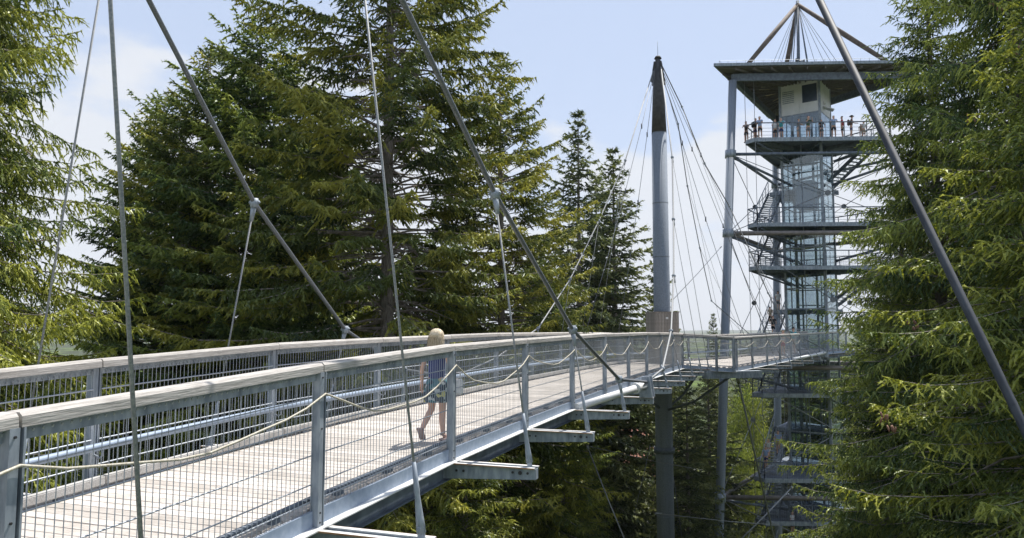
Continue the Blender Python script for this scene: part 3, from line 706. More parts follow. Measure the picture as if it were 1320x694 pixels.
def railing(pts, h=1.15, gap=None, name='railing', n_mid=3):
    mb = MB(); mm = MB()
    for i in range(len(pts) - 1):
        a, b = pts[i], pts[i + 1]; L_ = (b - a).length; n = max(1, round(L_ / 1.6))
        mb.beam(a + Vector((0, 0, h)), b + Vector((0, 0, h)), .07, .07)
        for q in range(n_mid): mb.tube([a + Vector((0, 0, .2 + q * .27)), b + Vector((0, 0, .2 + q * .27))], .012, 4, False)
        for q in range(n + 1):
            p = a.lerp(b, q / n); mb.beam(p + Vector((0, 0, -.12)), p + Vector((0, 0, h - .03)), .05, .05, (1, 0, 0))
        for q in range(int(L_ / .16)):
            p = a.lerp(b, q * .16 / L_); mm.tube([p + Vector((0, 0, .06)), p + Vector((0, 0, h - .06))], .004, 3, False)
    return mb, mm
for li, z in enumerate(levels):
    full = li in (12, 10, 9, 7, 6, 4, 3, 1)
    r, cut = (6.85, .95) if full else (6.0, .9)
    hex_ = tri(r, cut)          # A', A'', B', B'', C', C''
    cuts = [Vector((p.x, p.y)) for p in hex_]
    if full: poly = cuts
    else:                        # rear landing only
        poly = [cuts[5].lerp(cuts[0], .42), cuts[4], cuts[5], cuts[3], cuts[3].lerp(cuts[2], .3)]
        cc = Vector(TC); poly = [cuts[0].lerp(cuts[5], .55), cc + (cuts[0].lerp(cuts[5], .5) - cc) * .55, cc + (cuts[3].lerp(cuts[4], .5) - cc) * .55, cuts[3].lerp(cuts[4], .45), cuts[4], cuts[5]]
    mb = MB(); mb.prism([tuple(p) for p in poly], z - .07, z); pl = kid(mb.build('platform' if full else 'landing', 'galv_dark'), tower)
    mb = MB(); n = len(poly)
    for i in range(n):
        a = Vector((*poly[i], z - .14)); b = Vector((*poly[(i + 1) % n], z - .14)); mb.beam(a, b, .10, .30)
    kid(mb.build('edge_channel', 'galv'), pl)
    mb = MB(); c = Vector((*TC, z - .24))
    for i in range(n):
        a = Vector((*poly[i], z - .24)); mb.beam(c, a, .12, .26)
        m_ = (Vector((*poly[i], z - .24)) + Vector((*poly[(i + 1) % n], z - .24))) / 2; mb.beam(c, m_, .10, .2)
    if li in (12, 10, 9):       # inverted shallow hopper under the top floors
        for i in range(n): mb.tube([Vector((*poly[i], z - .28)), Vector((*(Vector(TC) + (poly[i] - Vector(TC)) * .33), z - 1.35))], .07, 6)
    kid(mb.build('floor_beam', 'galv_dark'), pl)
    if full:
        ring = [Vector((*p, z)) for p in [cuts[1]] + cuts[2:] + [cuts[0], cuts[1]]]
        if li == 7: ring = [Vector((*p, z)) for p in (cuts[4], cuts[5], cuts[0], cuts[1], cuts[1].lerp(cuts[2], .1))]
        mb, mm = railing(ring); kid(mb.build('railing', 'galv_dark'), pl)
        if li <= 9: kid(mm.build('railing_mesh', 'wire'), pl)
# stair flights parallel to the left side (A->C) and, twice, on the right
def flight(a, b, w=1.15, label=None):
    d = b - a; run = Vector((d.x, d.y, 0)); n = 17; side = Vector((-run.y, run.x, 0)).normalized()
    mb = MB()
    for s_ in (-1, 1): mb.beam(a + side * (s_ * w / 2), b + side * (s_ * w / 2), .05, .26)
    st_ = kid(mb.build('stair', 'galv_dark'), tower); tm = None
    for q in range(1, n + 1):
        p = a + d * (q / n); mbt = MB(); hd = run.normalized() * .14
        mbt.beam(p - side * (w / 2 - .03), p + side * (w / 2 - .03), .27, .045); kid(mbt.build('tread', 'galv'), st_)
    mb = MB()
    for s_ in (-1, 1):
        o = side * (s_ * (w / 2 + .02)); mb.beam(a + o + Vector((0, 0, 1.05)), b + o + Vector((0, 0, 1.05)), .055, .055)
        mb.tube([a + o + Vector((0, 0, .75)), b + o + Vector((0, 0, .75))], .014, 4); mb.tube([a + o + Vector((0, 0, .42)), b + o + Vector((0, 0, .42))], .014, 4)
        for q in range(6):
            p = a + d * (q / 5) + o; mb.beam(p, p + Vector((0, 0, 1.05)), .04, .04, (1, 0, 0))
    kid(mb.build('stair_rail', 'galv'), st_); return st_
cut = tri(6.85, .95); Aa, Cc = cut[0], cut[5]; inward_l = (Vector(TC) - (Aa + Cc) / 2).normalized()
sa = Aa.lerp(Cc, .10) + inward_l * .75; sb = Aa.lerp(Cc, .10 + 4.9 / (Cc - Aa).length) + inward_l * .75
FL = []
for li in (10, 9, 7, 6, 4, 3, 1):
    a = Vector((*sa, levels[li])); b = Vector((*sb, levels[li + 1])); FL.append((a, b)); flight(a, b)
Bb, Cb = cut[3], cut[4]; inr = (Vector(TC) - (Bb + Cb) / 2).normalized()
ra = Cb.lerp(Bb, .42) + inr * .75; rb = Cb.lerp(Bb, .95) + inr * .75
for li in (11, 8, 5): flight(Vector((*ra, levels[li])), Vector((*rb, levels[li + 1])))
# stair entering at the foot right of the shaft
flight(at(1060, 700, 55), at(1012, 640, 56.5)); 
# ring tubes, struts to the shaft, X-bracing rods
RZ = [EZ + 13.1, EZ + 7.1, EZ - 2.75, EZ - 11.9, EZ - 20]
for z in RZ:
    c3 = [leg_at(i, z) for i in range(3)]
    for i in range(3):
        a, b = c3[i], c3[(i + 1) % 3]; d = (b - a).normalized(); mb = MB(); mb.tube([a + d * .3, b - d * .3], .17 if z != RZ[0] else .12, 12); kid(mb.build('ring_tube', 'ring' if z != RZ[0] else 'galv_dark'), tower)
        mb = MB(); mb.tube([leg_at(i, z - .28), leg_at(i, z + .28)], .40, 20); kid(mb.build('leg_collar', 'galv'), tower)
        c = Vector((*TC, z - 2.3)); v = (c - a); e = a + v * .78; mb = MB(); mb.tube([a + v.normalized() * .3 - Vector((0, 0, .15)), e], .10, 10); kid(mb.build('shaft_strut', 'galv_dark'), tower)
for j in range(4):
    zt, zb = RZ[j], RZ[j + 1]
    for i in range(3):
        k = (i + 1) % 3; a1, a2, b1, b2 = leg_at(i, zt), leg_at(i, zb), leg_at(k, zt), leg_at(k, zb)
        mid = (a1 + a2 + b1 + b2) / 4; mb = MB()
        for q in (a1, a2, b1, b2): mb.tube([q, mid], .028 if j < 3 else .03, 5)
        mb.tube([mid - Vector((0, .05, 0)), mid + Vector((0, .05, 0))], .2, 12)
        kid(mb.build('bracing_rod', 'cable_pale' if j > 1 else 'cable'), tower)
for p in tri(6.85, .95):
    mb = MB(); mb.tube([(p.x, p.y, EZ - 24), (p.x, p.y, H_ROOF - .1)], .022, 5); kid(mb.build('suspension_rod', 'cable_pale'), tower)

# thin stays below the walkway
stay = [((757, 575, 27), (812, 712, 25), 'bright thin stay dropping steeply under the bracket side of the walkway', .022),
        ((757, 575, 27), (905, 606, 40), 'faint thin stay running right below the outriggers towards the mast', .014),
        ((845, 662, 34), (1005, 677, 52), 'thin stay crossing from the mast low down to the tower stairs', .022),
        ((950, 484, 33.5), (1002, 712, 45), 'pale rod hanging from the bridge crossbeam in front of the tower stairs', .045),
        ((1021, 628, 50), (948, 702, 46), 'bright diagonal rod at the bottom beside the lowest tower stairs', .045),
        ((1500, 588, 40), (1021, 628, 50), None, 0),
        ((930, 318, 50), (868, 386, 48), 'thin stay slanting down left from the tower leg towards the mast', .018),
        ((864, 585, 37.5), (880, 700, 36), 'dim stay falling right of the mast foot in front of dark spruces', .014),
        ((838, 575, 36), (818, 660, 34), 'dark stay left of the mast foot over the bright meadow gap', .014)]
for (a, b, lab, r) in stay:
    if not lab: continue
    A_, B_ = at(*a), at(*b); mb = MB(); mb.tube([A_, (A_ + B_) / 2 - Vector((0, 0, .06)), B_], r, 6); mb.tube([A_, A_.lerp(B_, .03)], r * 2, 8)
    tag(mb.build('stay_cable', 'cable_pale' if r > .015 else 'cable'), lab, 'cable')

# ---------------------------------------------------------------- conifers
def unit(a): return a / np.maximum(np.linalg.norm(a, axis=-1, keepdims=True), 1e-9)
def tri_mesh(name, V, tone, m):
    """V: (n,3,3) triangles"""
    n = len(V); me = bpy.data.meshes.new(name)
    me.vertices.add(n * 3); me.vertices.foreach_set('co', V.reshape(-1).astype(np.float32))
    me.loops.add(n * 3); me.loops.foreach_set('vertex_index', np.arange(n * 3, dtype=np.int32))
    me.polygons.add(n); me.polygons.foreach_set('loop_start', np.arange(0, n * 3, 3, dtype=np.int32))
    try: me.polygons.foreach_set('loop_total', np.full(n, 3, dtype=np.int32))
    except Exception: pass
    a = me.attributes.new('tone', 'FLOAT', 'POINT'); a.data.foreach_set('value', np.repeat(tone, 3).astype(np.float32))
    me.materials.append(M[m]); me.update(calc_edges=True); return me
def conifer(name, seed, H, h0, R, dh, nb, ds, de, bare, l2max, l2k, hang, K, nl, nw, m, elev, droop, det=1.0, trunk_r=.28, core=.03, sway=0.0, dead=0.0, miss=0.0):
    rg = np.random.default_rng(seed)
    hs, az, ln = [], [], []
    h = h0
    while h < H - .25:
        k = nb if h < H - 2 else max(3, nb - 1); a0 = rg.uniform(0, 6.28)
        for j in range(k):
            if rg.random() < miss: continue
            hh = h + rg.uniform(-.5, .5) * dh; r_ = R(H - hh) * (rg.uniform(.62, 1.0) if rg.random() < .75 else rg.uniform(.95, 1.22))
            hs.append(min(hh, H - .1)); az.append(a0 + j * 6.283 / k + rg.uniform(-.35, .35)); ln.append(max(r_, .15))
        h += dh * rg.uniform(.8, 1.2)
    hs, az, ln = map(np.array, (hs, az, ln)); n = len(hs)
    dt = H - hs                                         # distance from the tip
    e0 = np.radians(np.interp(dt, [0, 3, 9, 20, 30], elev)) + rg.normal(0, .13, n)
    dr = np.interp(dt, [0, 4, 12, 30], droop) * rg.uniform(.6, 1.4, n); up = dr * rg.uniform(.5, .95, n)
    rad = np.stack([np.cos(az), np.sin(az), np.zeros(n)], -1); bend = rg.normal(0, .12, n); sd = np.stack([-np.sin(az), np.cos(az), np.zeros(n)], -1)
    ptone = rg.normal(0, .19, n)
    def pos(i, s):
        L_ = ln[i]; t = (s / L_)
        z = s * np.sin(e0[i]) - dr[i] * L_ * t ** 2 + up[i] * L_ * t ** 3.4
        p = rad[i] * (s * np.cos(e0[i]))[:, None] + sd[i] * (bend[i] * L_ * t * t)[:, None]
        p[:, 2] += z + hs[i]; return p
    # secondaries
    cnt = np.maximum(2, (ln * (1 - bare) / ds).astype(int) * 2); i2 = np.repeat(np.arange(n), cnt)
    off = np.arange(len(i2)) - np.repeat(np.cumsum(cnt) - cnt, cnt); fr = (off + rg.uniform(0, 1, len(i2))) / cnt[i2]
    s2 = ln[i2] * (bare + (1 - bare) * fr); p2 = pos(i2, s2); tg = unit(pos(i2, np.minimum(s2 + .02, ln[i2] * 1.001)) - pos(i2, s2 - .02))
    sg = np.where(off % 2 == 0, 1, -1)[:, None]
    side = unit(np.cross(tg, [0, 0, 1.0]))
    c1 = rg.uniform(.35, .8, len(i2))[:, None]
    d2 = unit(tg * c1 + side * sg * .85 + np.array([0, 0, 1]) * rg.normal(.05, .16, len(i2))[:, None])
    l2 = np.minimum(l2k * (ln[i2] - s2) + .16, l2max) * rg.uniform(.5, 1.15, len(i2))
    g2 = np.abs(rg.normal(hang * .5, .18, len(i2)))
    # the leader of each branch continues as its own secondary
    li = np.arange(n); i2 = np.concatenate([i2, li]); p2 = np.concatenate([p2, pos(li, ln * .9)]); d2 = np.concatenate([d2, unit(pos(li, ln) - pos(li, ln * .9))])
    l2 = np.concatenate([l2, ln * .1 + .12]); g2 = np.concatenate([g2, np.zeros(n)])
    outer = np.concatenate([fr, np.ones(n)])
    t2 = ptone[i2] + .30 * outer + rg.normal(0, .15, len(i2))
    def curve(p, d, l, g, u): q = p + d * u[:, None]; q[:, 2] -= g * u * u / np.maximum(l, .05); return q
    def along(p, d, l, g, t, step):
        c = np.maximum(1, np.round(l / step).astype(int)); i = np.repeat(np.arange(len(p)), c); o = np.arange(len(i)) - np.repeat(np.cumsum(c) - c, c)
        u = l[i] * o / c[i]; a = curve(p[i], d[i], l[i], g[i], u); b = curve(p[i], d[i], l[i], g[i], u + l[i] / c[i]); return a, b - a, t[i] + .22 * (o / c[i]), i
    ea, ev, et, _ = along(p2, d2, l2, g2, t2, de)
    # tertiaries
    c = np.maximum(1, (l2 / (ds * 1.0)).astype(int)) * 2; i3 = np.repeat(np.arange(len(p2)), c); o = np.arange(len(i3)) - np.repeat(np.cumsum(c) - c, c)
    u3 = l2[i3] * (o + rg.uniform(0, 1, len(i3))) / c[i3]; p3 = curve(p2[i3], d2[i3], l2[i3], g2[i3], u3)
    sg = np.where(o % 2 == 0, 1, -1)[:, None]; sv = unit(np.cross(d2[i3], [0, 0, 1.0]))
    hg = (hang * rg.uniform(.1, 1.5, len(i3)))[:, None]
    d3 = unit(d2[i3] * .65 + sv * sg * .7 - np.array([0, 0, 1.0]) * hg)
    l3 = (.30 * (l2[i3] - u3) + .07 + .16 * hang * rg.uniform(0, 1, len(i3))) * rg.uniform(.7, 1.3, len(i3))
    fa, fv, ft, _ = along(p3, d3, l3, np.full(len(i3), hang * .3), t2[i3] + .08, de)
    A = np.concatenate([ea, fa]); B = np.concatenate([ev, fv]); T = np.concatenate([et, ft])
    if det < 1: k = rg.random(len(A)) < det; A, B, T = A[k], B[k], T[k]
    # needles
    E_ = len(A); A = np.repeat(A, K, 0); Bv = np.repeat(B, K, 0); Tn = np.repeat(T, K) + rg.normal(0, .08, E_ * K)
    f = rg.uniform(0, 1, E_ * K)[:, None]; b = A + Bv * f; rd = rg.normal(0, 1, (E_ * K, 3)); rd[:, 2] += .25
    tip = unit(unit(Bv) * .85 + unit(rd) * .75) * (nl * rg.uniform(.7, 1.3, E_ * K))[:, None]
    w = unit(np.cross(tip, rg.normal(0, 1, (E_ * K, 3)))) * nw
    V = np.stack([b - w, b + w, b + tip], 1)
    # each twig section also carries a dense core of needles: a three-sided tuft
    A0, B0 = np.concatenate([ea, fa]), np.concatenate([ev, fv]); T0 = np.concatenate([et, ft])
    u0 = unit(B0); x0 = unit(np.cross(u0, rg.normal(0, 1, A0.shape))); y0 = np.cross(u0, x0); cr_ = (core * rg.uniform(.7, 1.25, len(A0)))[:, None]
    r3 = [A0 - B0 * .15 + (x0 * cos(a) + y0 * sin(a)) * cr_ for a in (0, 2.094, 4.189)]; tp = A0 + B0 * 1.0
    V = np.concatenate([V] + [np.stack([r3[i], r3[(i + 1) % 3], tp], 1) for i in range(3)]); Tn = np.concatenate([Tn] + [T0 - .04] * 3)
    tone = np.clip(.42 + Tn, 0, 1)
    me = tri_mesh(name, V, tone, m)
    print('CONIFER', name, len(V), n)
    # wood: primary limbs and some bare side twigs
    mb = MB()
    for i in range(n):
        ii = np.array([i] * 6); ss = ln[i] * np.array([0, .2, .4, .6, .8, .97]); q = pos(ii, ss)
        r0 = .009 + .005 * ln[i]; mb.tube(q.tolist(), [r0 * k for k in (1, .85, .65, .5, .32, .15)], 4, False)
    if dead:
        for q in range(int(dead)):
            hh = rg.uniform(h0, H - 8); a = rg.uniform(0, 6.28); l = min(rg.uniform(.8, 2.8), .65 * R(H - hh)); z2 = rg.uniform(-.5, .15) * l
            p0 = (0, 0, hh); p1 = (cos(a) * l * .5, sin(a) * l * .5, hh + z2 * .3); p2_ = (cos(a + .1) * l, sin(a + .1) * l, hh + z2)
            mb.tube([p0, p1, p2_], [.032, .022, .007], 4, False)
            for w2 in (.4, .6, .8): pq = [p0[k_] + (p2_[k_] - p0[k_]) * w2 for k_ in range(3)]; mb.tube([pq, (pq[0] + rg.normal(0, .25), pq[1] + rg.normal(0, .25), pq[2] - rg.uniform(.05, .35))], [.012, .004], 3, False)
    wood = mb.mesh(name + '_limbs', 'twig')
    mb = MB(); pts = []; rs = []
    for q in range(15):
        t = q / 14; pts.append((sin(t * 9 + seed) * sway * .3, cos(t * 7 + seed) * sway * .3 - cos(seed) * sway * .3, H * t)); rs.append(trunk_r * (1 - t) ** .8 + .012)
    mb.tube(pts, rs, 12); trunk = mb.mesh(name + '_trunk', 'bark')
    return dict(needles=me, wood=wood, trunk=trunk, H=H)
prof = lambda xs, ys: (lambda d: float(np.interp(d, xs, ys)))
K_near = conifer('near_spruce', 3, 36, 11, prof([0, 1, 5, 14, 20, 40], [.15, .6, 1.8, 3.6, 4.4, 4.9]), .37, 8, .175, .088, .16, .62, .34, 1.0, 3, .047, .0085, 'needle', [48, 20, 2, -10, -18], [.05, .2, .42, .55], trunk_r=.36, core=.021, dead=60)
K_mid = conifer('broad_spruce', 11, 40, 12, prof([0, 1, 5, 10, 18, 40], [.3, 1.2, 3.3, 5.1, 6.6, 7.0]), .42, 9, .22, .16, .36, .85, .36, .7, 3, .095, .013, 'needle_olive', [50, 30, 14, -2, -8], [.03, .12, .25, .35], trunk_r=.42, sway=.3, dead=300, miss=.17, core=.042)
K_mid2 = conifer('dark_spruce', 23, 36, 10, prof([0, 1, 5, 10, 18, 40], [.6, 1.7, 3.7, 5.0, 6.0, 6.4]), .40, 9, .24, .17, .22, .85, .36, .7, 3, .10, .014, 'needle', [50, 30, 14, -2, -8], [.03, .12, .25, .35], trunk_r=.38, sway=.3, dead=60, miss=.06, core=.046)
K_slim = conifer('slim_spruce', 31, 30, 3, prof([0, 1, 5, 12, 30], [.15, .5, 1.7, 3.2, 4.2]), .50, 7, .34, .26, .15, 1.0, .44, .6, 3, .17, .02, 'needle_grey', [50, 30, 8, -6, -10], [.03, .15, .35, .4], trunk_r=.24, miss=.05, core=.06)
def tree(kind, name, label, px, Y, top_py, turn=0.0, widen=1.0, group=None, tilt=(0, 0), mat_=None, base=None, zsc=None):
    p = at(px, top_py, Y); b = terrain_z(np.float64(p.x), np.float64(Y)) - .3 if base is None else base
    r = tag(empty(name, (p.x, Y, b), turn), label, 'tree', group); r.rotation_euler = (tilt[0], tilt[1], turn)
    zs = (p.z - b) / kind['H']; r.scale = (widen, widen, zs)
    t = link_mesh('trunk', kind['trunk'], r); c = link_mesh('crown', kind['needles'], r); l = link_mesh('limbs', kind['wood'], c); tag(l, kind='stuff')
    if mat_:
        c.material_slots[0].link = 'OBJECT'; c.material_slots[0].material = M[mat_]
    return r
# near ones
tree(K_near, 'spruce_tree', 'bright green drooping spruce filling the left edge beside the railing', -26, 15.5, -480, 0.4, 1.06, mat_='needle_fresh_sunlit')
tr1 = tree(K_near, 'spruce_tree', 'dark drooping spruce filling the right side behind the inclined tube', 1280, 20.5, -450, 2.1, 1.22)
tr2 = tree(K_near, 'spruce_tree', 'closest spruce with fresh green branches in the lower right corner', 1335, 13.0, -60, 4.0, 1.12, mat_='needle_fresh_sunlit')
tree(K_near, 'spruce_tree', 'lower spruce tucked between the glass shaft and the drooping right-hand one', 1158, 27, 235, 5.2, 1.05)
tree(K_near, 'spruce_tree', 'spruce a step behind the bright one at the left edge, filling its gaps', -60, 21, -420, 2.9, 1.0)
tree(K_near, 'spruce_tree', 'spruce between the tower and the right edge, behind the drooping one', 1192, 24, -60, 1.2, 1.15)
tree(K_mid, 'spruce_tree', 'tallest broad spruce in the centre with its grey trunk showing through', 508, 27, -330, 0.9, 1.0)
tree(K_mid2, 'spruce_tree', 'dense dark spruce left of centre with a rounded top against the sky', 338, 31, 30, 2.2, 1.1)
tree(K_mid, 'spruce_tree', 'shoulder spruce with ragged top just left of the dense dark one', 272, 32, 66, 3.1, .95)
tree(K_mid2, 'spruce_tree', 'lower spruce at the left end of the central clump beside the sky gap', 212, 33, 128, 5.1, .85)
tree(K_mid2, 'spruce_tree', 'spruce filling the space between the dense dark top and the tall trunk', 425, 36, 140, .3, .8, mat_='needle_olive')
tree(K_mid, 'spruce_tree', 'yellowish spruce on the right flank of the tallest one', 645, 31, 75, 1.4, .85, mat_='needle_olive')
tree(K_slim, 'spruce_tree', 'slender pointed spruce left of the mast, the taller of the pair', 745, 50, 143, .7, 1.5, 'slender pointed spruces left of the mast')
tree(K_slim, 'spruce_tree', 'slender pointed spruce close to the mast, the shorter of the pair', 790, 52, 190, 2.6, 1.5, 'slender pointed spruces left of the mast')
tree(K_slim, 'spruce_tree', 'spruce mostly hidden behind the slender pair', 768, 56, 225, 4.2, 1.5)
tree(K_slim, 'spruce_tree', 'faint spruce with sparse sprays just right of the mast', 846, 56, 300, 4.4, .8)
tree(K_slim, 'spruce_tree', 'tiny treetop poking over the handrail between mast and tower leg', 919, 92, 404, 1.4, .8)
# below the walkway; brighter needles on the first three stand in for sun
low = [(K_near, 600, 24, 505, 'needle_fresh_sunlit', 'sunlit spruce below the walkway under the first outriggers', 1.0),
       (K_near, 725, 30, 520, 'needle_fresh_sunlit', 'spruce below the walkway left of the meadow gap', .9),
       (K_near, 500, 27, 520, 'needle_fresh_sunlit', 'dark spruce under the deck at the bottom centre', 1.0),
       (K_mid2, 655, 42, 480, None, 'spruce behind the outriggers low in the centre', .9),
       (K_slim, 770, 60, 470, None, 'spruce low behind the bridge bracket', 1.1),
       (K_slim, 884, 46, 480, None, 'dark spruce low between the mast and the tower leg', .9),
       (K_slim, 912, 58, 470, None, 'dark spruce right behind the tower leg', 1.2),
       (K_slim, 868, 70, 465, None, 'far dark spruce behind the mast foot', 1.1),
       (K_slim, 1010, 84, 425, None, 'dark spruce seen through the glass lift shaft', 1.5),
       (K_mid2, 1062, 88, 440, None, 'dark spruce right behind the tower stairs', 1.2),
       (K_slim, 960, 96, 446, None, 'dark spruce far behind the rods left of the lift shaft', 1.3),
       (K_mid2, 1120, 80, 420, None, 'dark spruce behind the drooping branches right of the tower', 1.1),
       (K_mid2, 90, 40, 478, None, 'spruce seen through the railing at the left', 1.0),
       (K_mid2, 240, 42, 430, None, 'spruce behind the left central clump at railing height', 1.0),
       (K_mid2, 20, 36, 450, 'needle_fresh_sunlit', 'spruce behind the bright one at the far left', .9),
       (K_mid2, 460, 42, 400, None, 'dark spruce behind the tall trunk', 1.0),
       (K_mid2, 570, 44, 300, None, 'dark spruce behind the right half of the tallest one', 1.0),
       (K_mid2, 690, 46, 330, None, 'dark spruce between the tallest one and the slender pair', .8),
       (K_mid2, 150, 52, 470, None, 'spruce in the gap beside the bright left one', 1.0),
       (K_mid2, 360, 46, 330, None, 'dark spruce deep behind the dense dark one', 1.1),
       (K_near, 1180, 36, 300, None, 'drooping spruce deep behind the right-hand pair', 1.3),
       (K_near, 1330, 30, 100, None, 'drooping spruce behind the right edge', 1.4)]
for j, (kd, px, Y, ty, m_, lab, wd) in enumerate(low):
    tree(kd, 'spruce_tree', lab, px, Y, ty, j * 1.7 + .3, wd, mat_=m_)
# spruce cones on the right-hand trees, in small clusters
mb = MB(); mb.tube([(0, 0, 0), (0, 0, -.03), (0, 0, -.08), (0, 0, -.125)], [.008, .02, .018, .006], 7); cone_me = mb.mesh('cone', 'cone')
rg = random.Random(5)
for (px, py, Y, n_, par) in ((1172, 418, 17.6, 9, tr1), (1146, 540, 11.9, 8, tr2), (1283, 8, 18.6, 7, tr1), (1308, 65, 18.4, 8, tr1), (1255, 150, 18.8, 5, tr1)):
    c = at(px, py, Y)
    for q in range(n_):
        o = link_mesh('cone', cone_me, par); w_ = Vector((c.x + rg.uniform(-.16, .16), c.y + rg.uniform(-.15, .15), c.z + rg.uniform(-.12, .12)))
        mi = Matrix.LocRotScale(par.location, par.rotation_euler, par.scale).inverted(); o.location = mi @ w_; o.scale = (.9 / par.scale.x, .9 / par.scale.y, .9 / par.scale.z); o.rotation_euler = (rg.uniform(-.3, .3), rg.uniform(-.3, .3), 0)
# broad-leaved sunlit trees behind the tower stairs
def broadleaf(name, seed, n=15000, H=14.0, R=5.0):
    rg = np.random.default_rng(seed); cl = rg.normal(0, 1, (90, 3)); cl = unit(cl) * rg.uniform(.45, 1, (90, 1)); cl *= [R, R, H * .34]; cl[:, 2] += H * .62
    i = rg.integers(0, 90, n); p = cl[i] + rg.normal(0, 1, (n, 3)) * [.75, .75, .55]; d = unit(rg.normal(0, 1, (n, 3))) * .13; w = unit(np.cross(d, rg.normal(0, 1, (n, 3)))) * .07
    V = np.concatenate([np.stack([p - d, p + w, p + d], 1), np.stack([p - d, p + d, p - w], 1)]); ct = rg.normal(.5, .2, 90); t = np.clip(ct[i] + rg.normal(0, .12, n), 0, 1)
    me = tri_mesh(name, V, np.concatenate([t, t]), 'leaf'); mb = MB(); mb.tube([(0, 0, 0), (.1, 0, H * .4), (0, .1, H * .85)], [.3, .2, .05], 8)
    for q in cl[:26]: mb.tube([(0.05, 0, H * .38), tuple(Vector(q) * .6 + Vector((0, 0, H * .2))), tuple(q)], [.1, .06, .02], 4, False)
    return dict(needles=me, wood=MBempty(), trunk=mb.mesh(name + '_trunk', 'bark'), H=H)
def MBempty():
    mb = MB(); mb.tube([(0, 0, .2), (0, .05, 1.0)], .05, 4); return mb.mesh('root_flare', 'bark')
KL = broadleaf('ash_tree', 8)
tree(KL, 'ash_tree', 'sunlit yellow-green broad-leaved tree behind the rods left of the lift shaft', 962, 78, 488, 0, .62)
tree(KL, 'ash_tree', 'sunlit broad-leaved tree lower down beside the tower leg', 948, 70, 560, 1.3, .5)
tree(KL, 'ash_tree', 'pale broad-leaved tree in the meadow gap left of the mast', 812, 96, 605, 2.3, .8)

# ---------------------------------------------------------------- village glimpsed between the trees
M['render_wall'] = mat('white_render_wall', (0.66, 0.63, 0.58), 0.9, 0, (0.74, 0.71, 0.66), 3)
M['cream_wall'] = mat('cream_render_wall', (0.62, 0.48, 0.32), 0.9, 0, (0.70, 0.55, 0.38), 3)
M['roof_tile'] = mat('red_roof_tile', (0.33, 0.14, 0.09), 0.85, 0, (0.42, 0.20, 0.14), 2)
def house(px, py, Y, w, l, h, rz, wallm, label):
    p = at(px, py, Y); z0 = float(terrain_z(np.float64(p.x), np.float64(p.y))) - .2; h = max(h, p.z - z0)
    r = tag(empty('village_house', (p.x, p.y, z0), rz), label, 'house')
    mb = MB(); mb.box((0, 0, h / 2), (w, l, h)); b = len(mb.v); mb.v += [(-w / 2, -l / 2, h), (w / 2, -l / 2, h), (0, -l / 2, h + w * .35), (-w / 2, l / 2, h), (w / 2, l / 2, h), (0, l / 2, h + w * .35)]
    mb.face([b, b + 1, b + 2]); mb.face([b + 4, b + 3, b + 5]); mb.build('wall', wallm, r)
    mb = MB()
    for s_ in (-1, 1): mb.beam((s_ * (w / 2 + .5) , 0, h - .28), (0, 0, h + w * .35 + .08), l + 1.2, .22, (s_ * -.35, 0, 1))
    rf = mb.build('roof', 'roof_tile', r)
    mb = MB(); mb.box((w * .2, l * .2, h + w * .35), (.7, .7, 1.6)); mb.build('chimney', 'render_wall', rf)
    for fl in range(int(h // 3)):
        for q in range(-1, 2):
            for s_ in (-1, 1):
                mb = MB(); mb.box((q * w * .3, s_ * (l / 2 + .02), 1.6 + fl * 2.8), (1.1, .08, 1.3)); mb.build('window', 'dark_win', r)
                mb = MB(); mb.box((s_ * (w / 2 + .02), q * l * .3, 1.6 + fl * 2.8), (.08, 1.1, 1.3)); mb.build('window', 'dark_win', r)
house(818, 578, 150, 9, 12, 6, .5, 'render_wall', 'white house with red roof glimpsed left of the mast foot')
house(794, 600, 165, 10, 13, 6, -.3, 'render_wall', 'second pale house half hidden behind the spruce left of the mast')
house(836, 655, 120, 9, 11, 6, .9, 'cream_wall', 'cream house low beside the mast foot')

# ---------------------------------------------------------------- people
M['skin'] = mat('skin', (0.60, 0.36, 0.26), 0.55, 0, (0.66, 0.40, 0.30), 10)
M['blonde'] = mat('blonde_hair', (0.38, 0.29, 0.17), 0.6, 0, (0.72, 0.63, 0.47), 14, (9, 9, 1.2), .3)
M['dark_hair'] = mat('dark_hair', (0.035, 0.025, 0.02), 0.6)
def cloth(n, c): M[n] = mat(n, c, .85, 0, tuple(min(1, q * 1.15) for q in c), 12, bump=.2)
for n, c in (('navy_cloth', (.035, .05, .16)), ('teal_cloth', (.05, .33, .36)), ('white_cloth', (.68, .68, .68)), ('black_cloth', (.02, .022, .028)), ('red_cloth', (.42, .04, .05)), ('light_blue_cloth', (.32, .42, .62)),
             ('grey_cloth', (.18, .19, .21)), ('tan_cloth', (.40, .33, .24)), ('brown_cloth', (.16, .10, .08)), ('green_cloth', (.07, .11, .07)), ('sandal', (.30, .22, .2)), ('sole', (.22, .23, .26))): cloth(n, c)
m = bpy.data.materials.new('leaf_print_cloth'); m.use_nodes = True; t = m.node_tree; b = t.nodes['Principled BSDF']; b.inputs['Roughness'].default_value = .85
c_ = N(t, 'ShaderNodeTexCoord'); v_ = N(t, 'ShaderNodeTexVoronoi'); v_.inputs['Scale'].default_value = 17; r_ = N(t, 'ShaderNodeValToRGB'); r_.color_ramp.interpolation = 'CONSTANT'
s_ = N(t, 'ShaderNodeSeparateColor'); e = r_.color_ramp.elements; e[0].color = (.03, .05, .08, 1); e[1].position = .4; e[1].color = (.46, .50, .50, 1)
for p_, q_ in ((.6, (.06, .17, .21, 1)), (.75, (.04, .07, .08, 1)), (.9, (.5, .48, .2, 1))): k = e.new(p_); k.color = q_
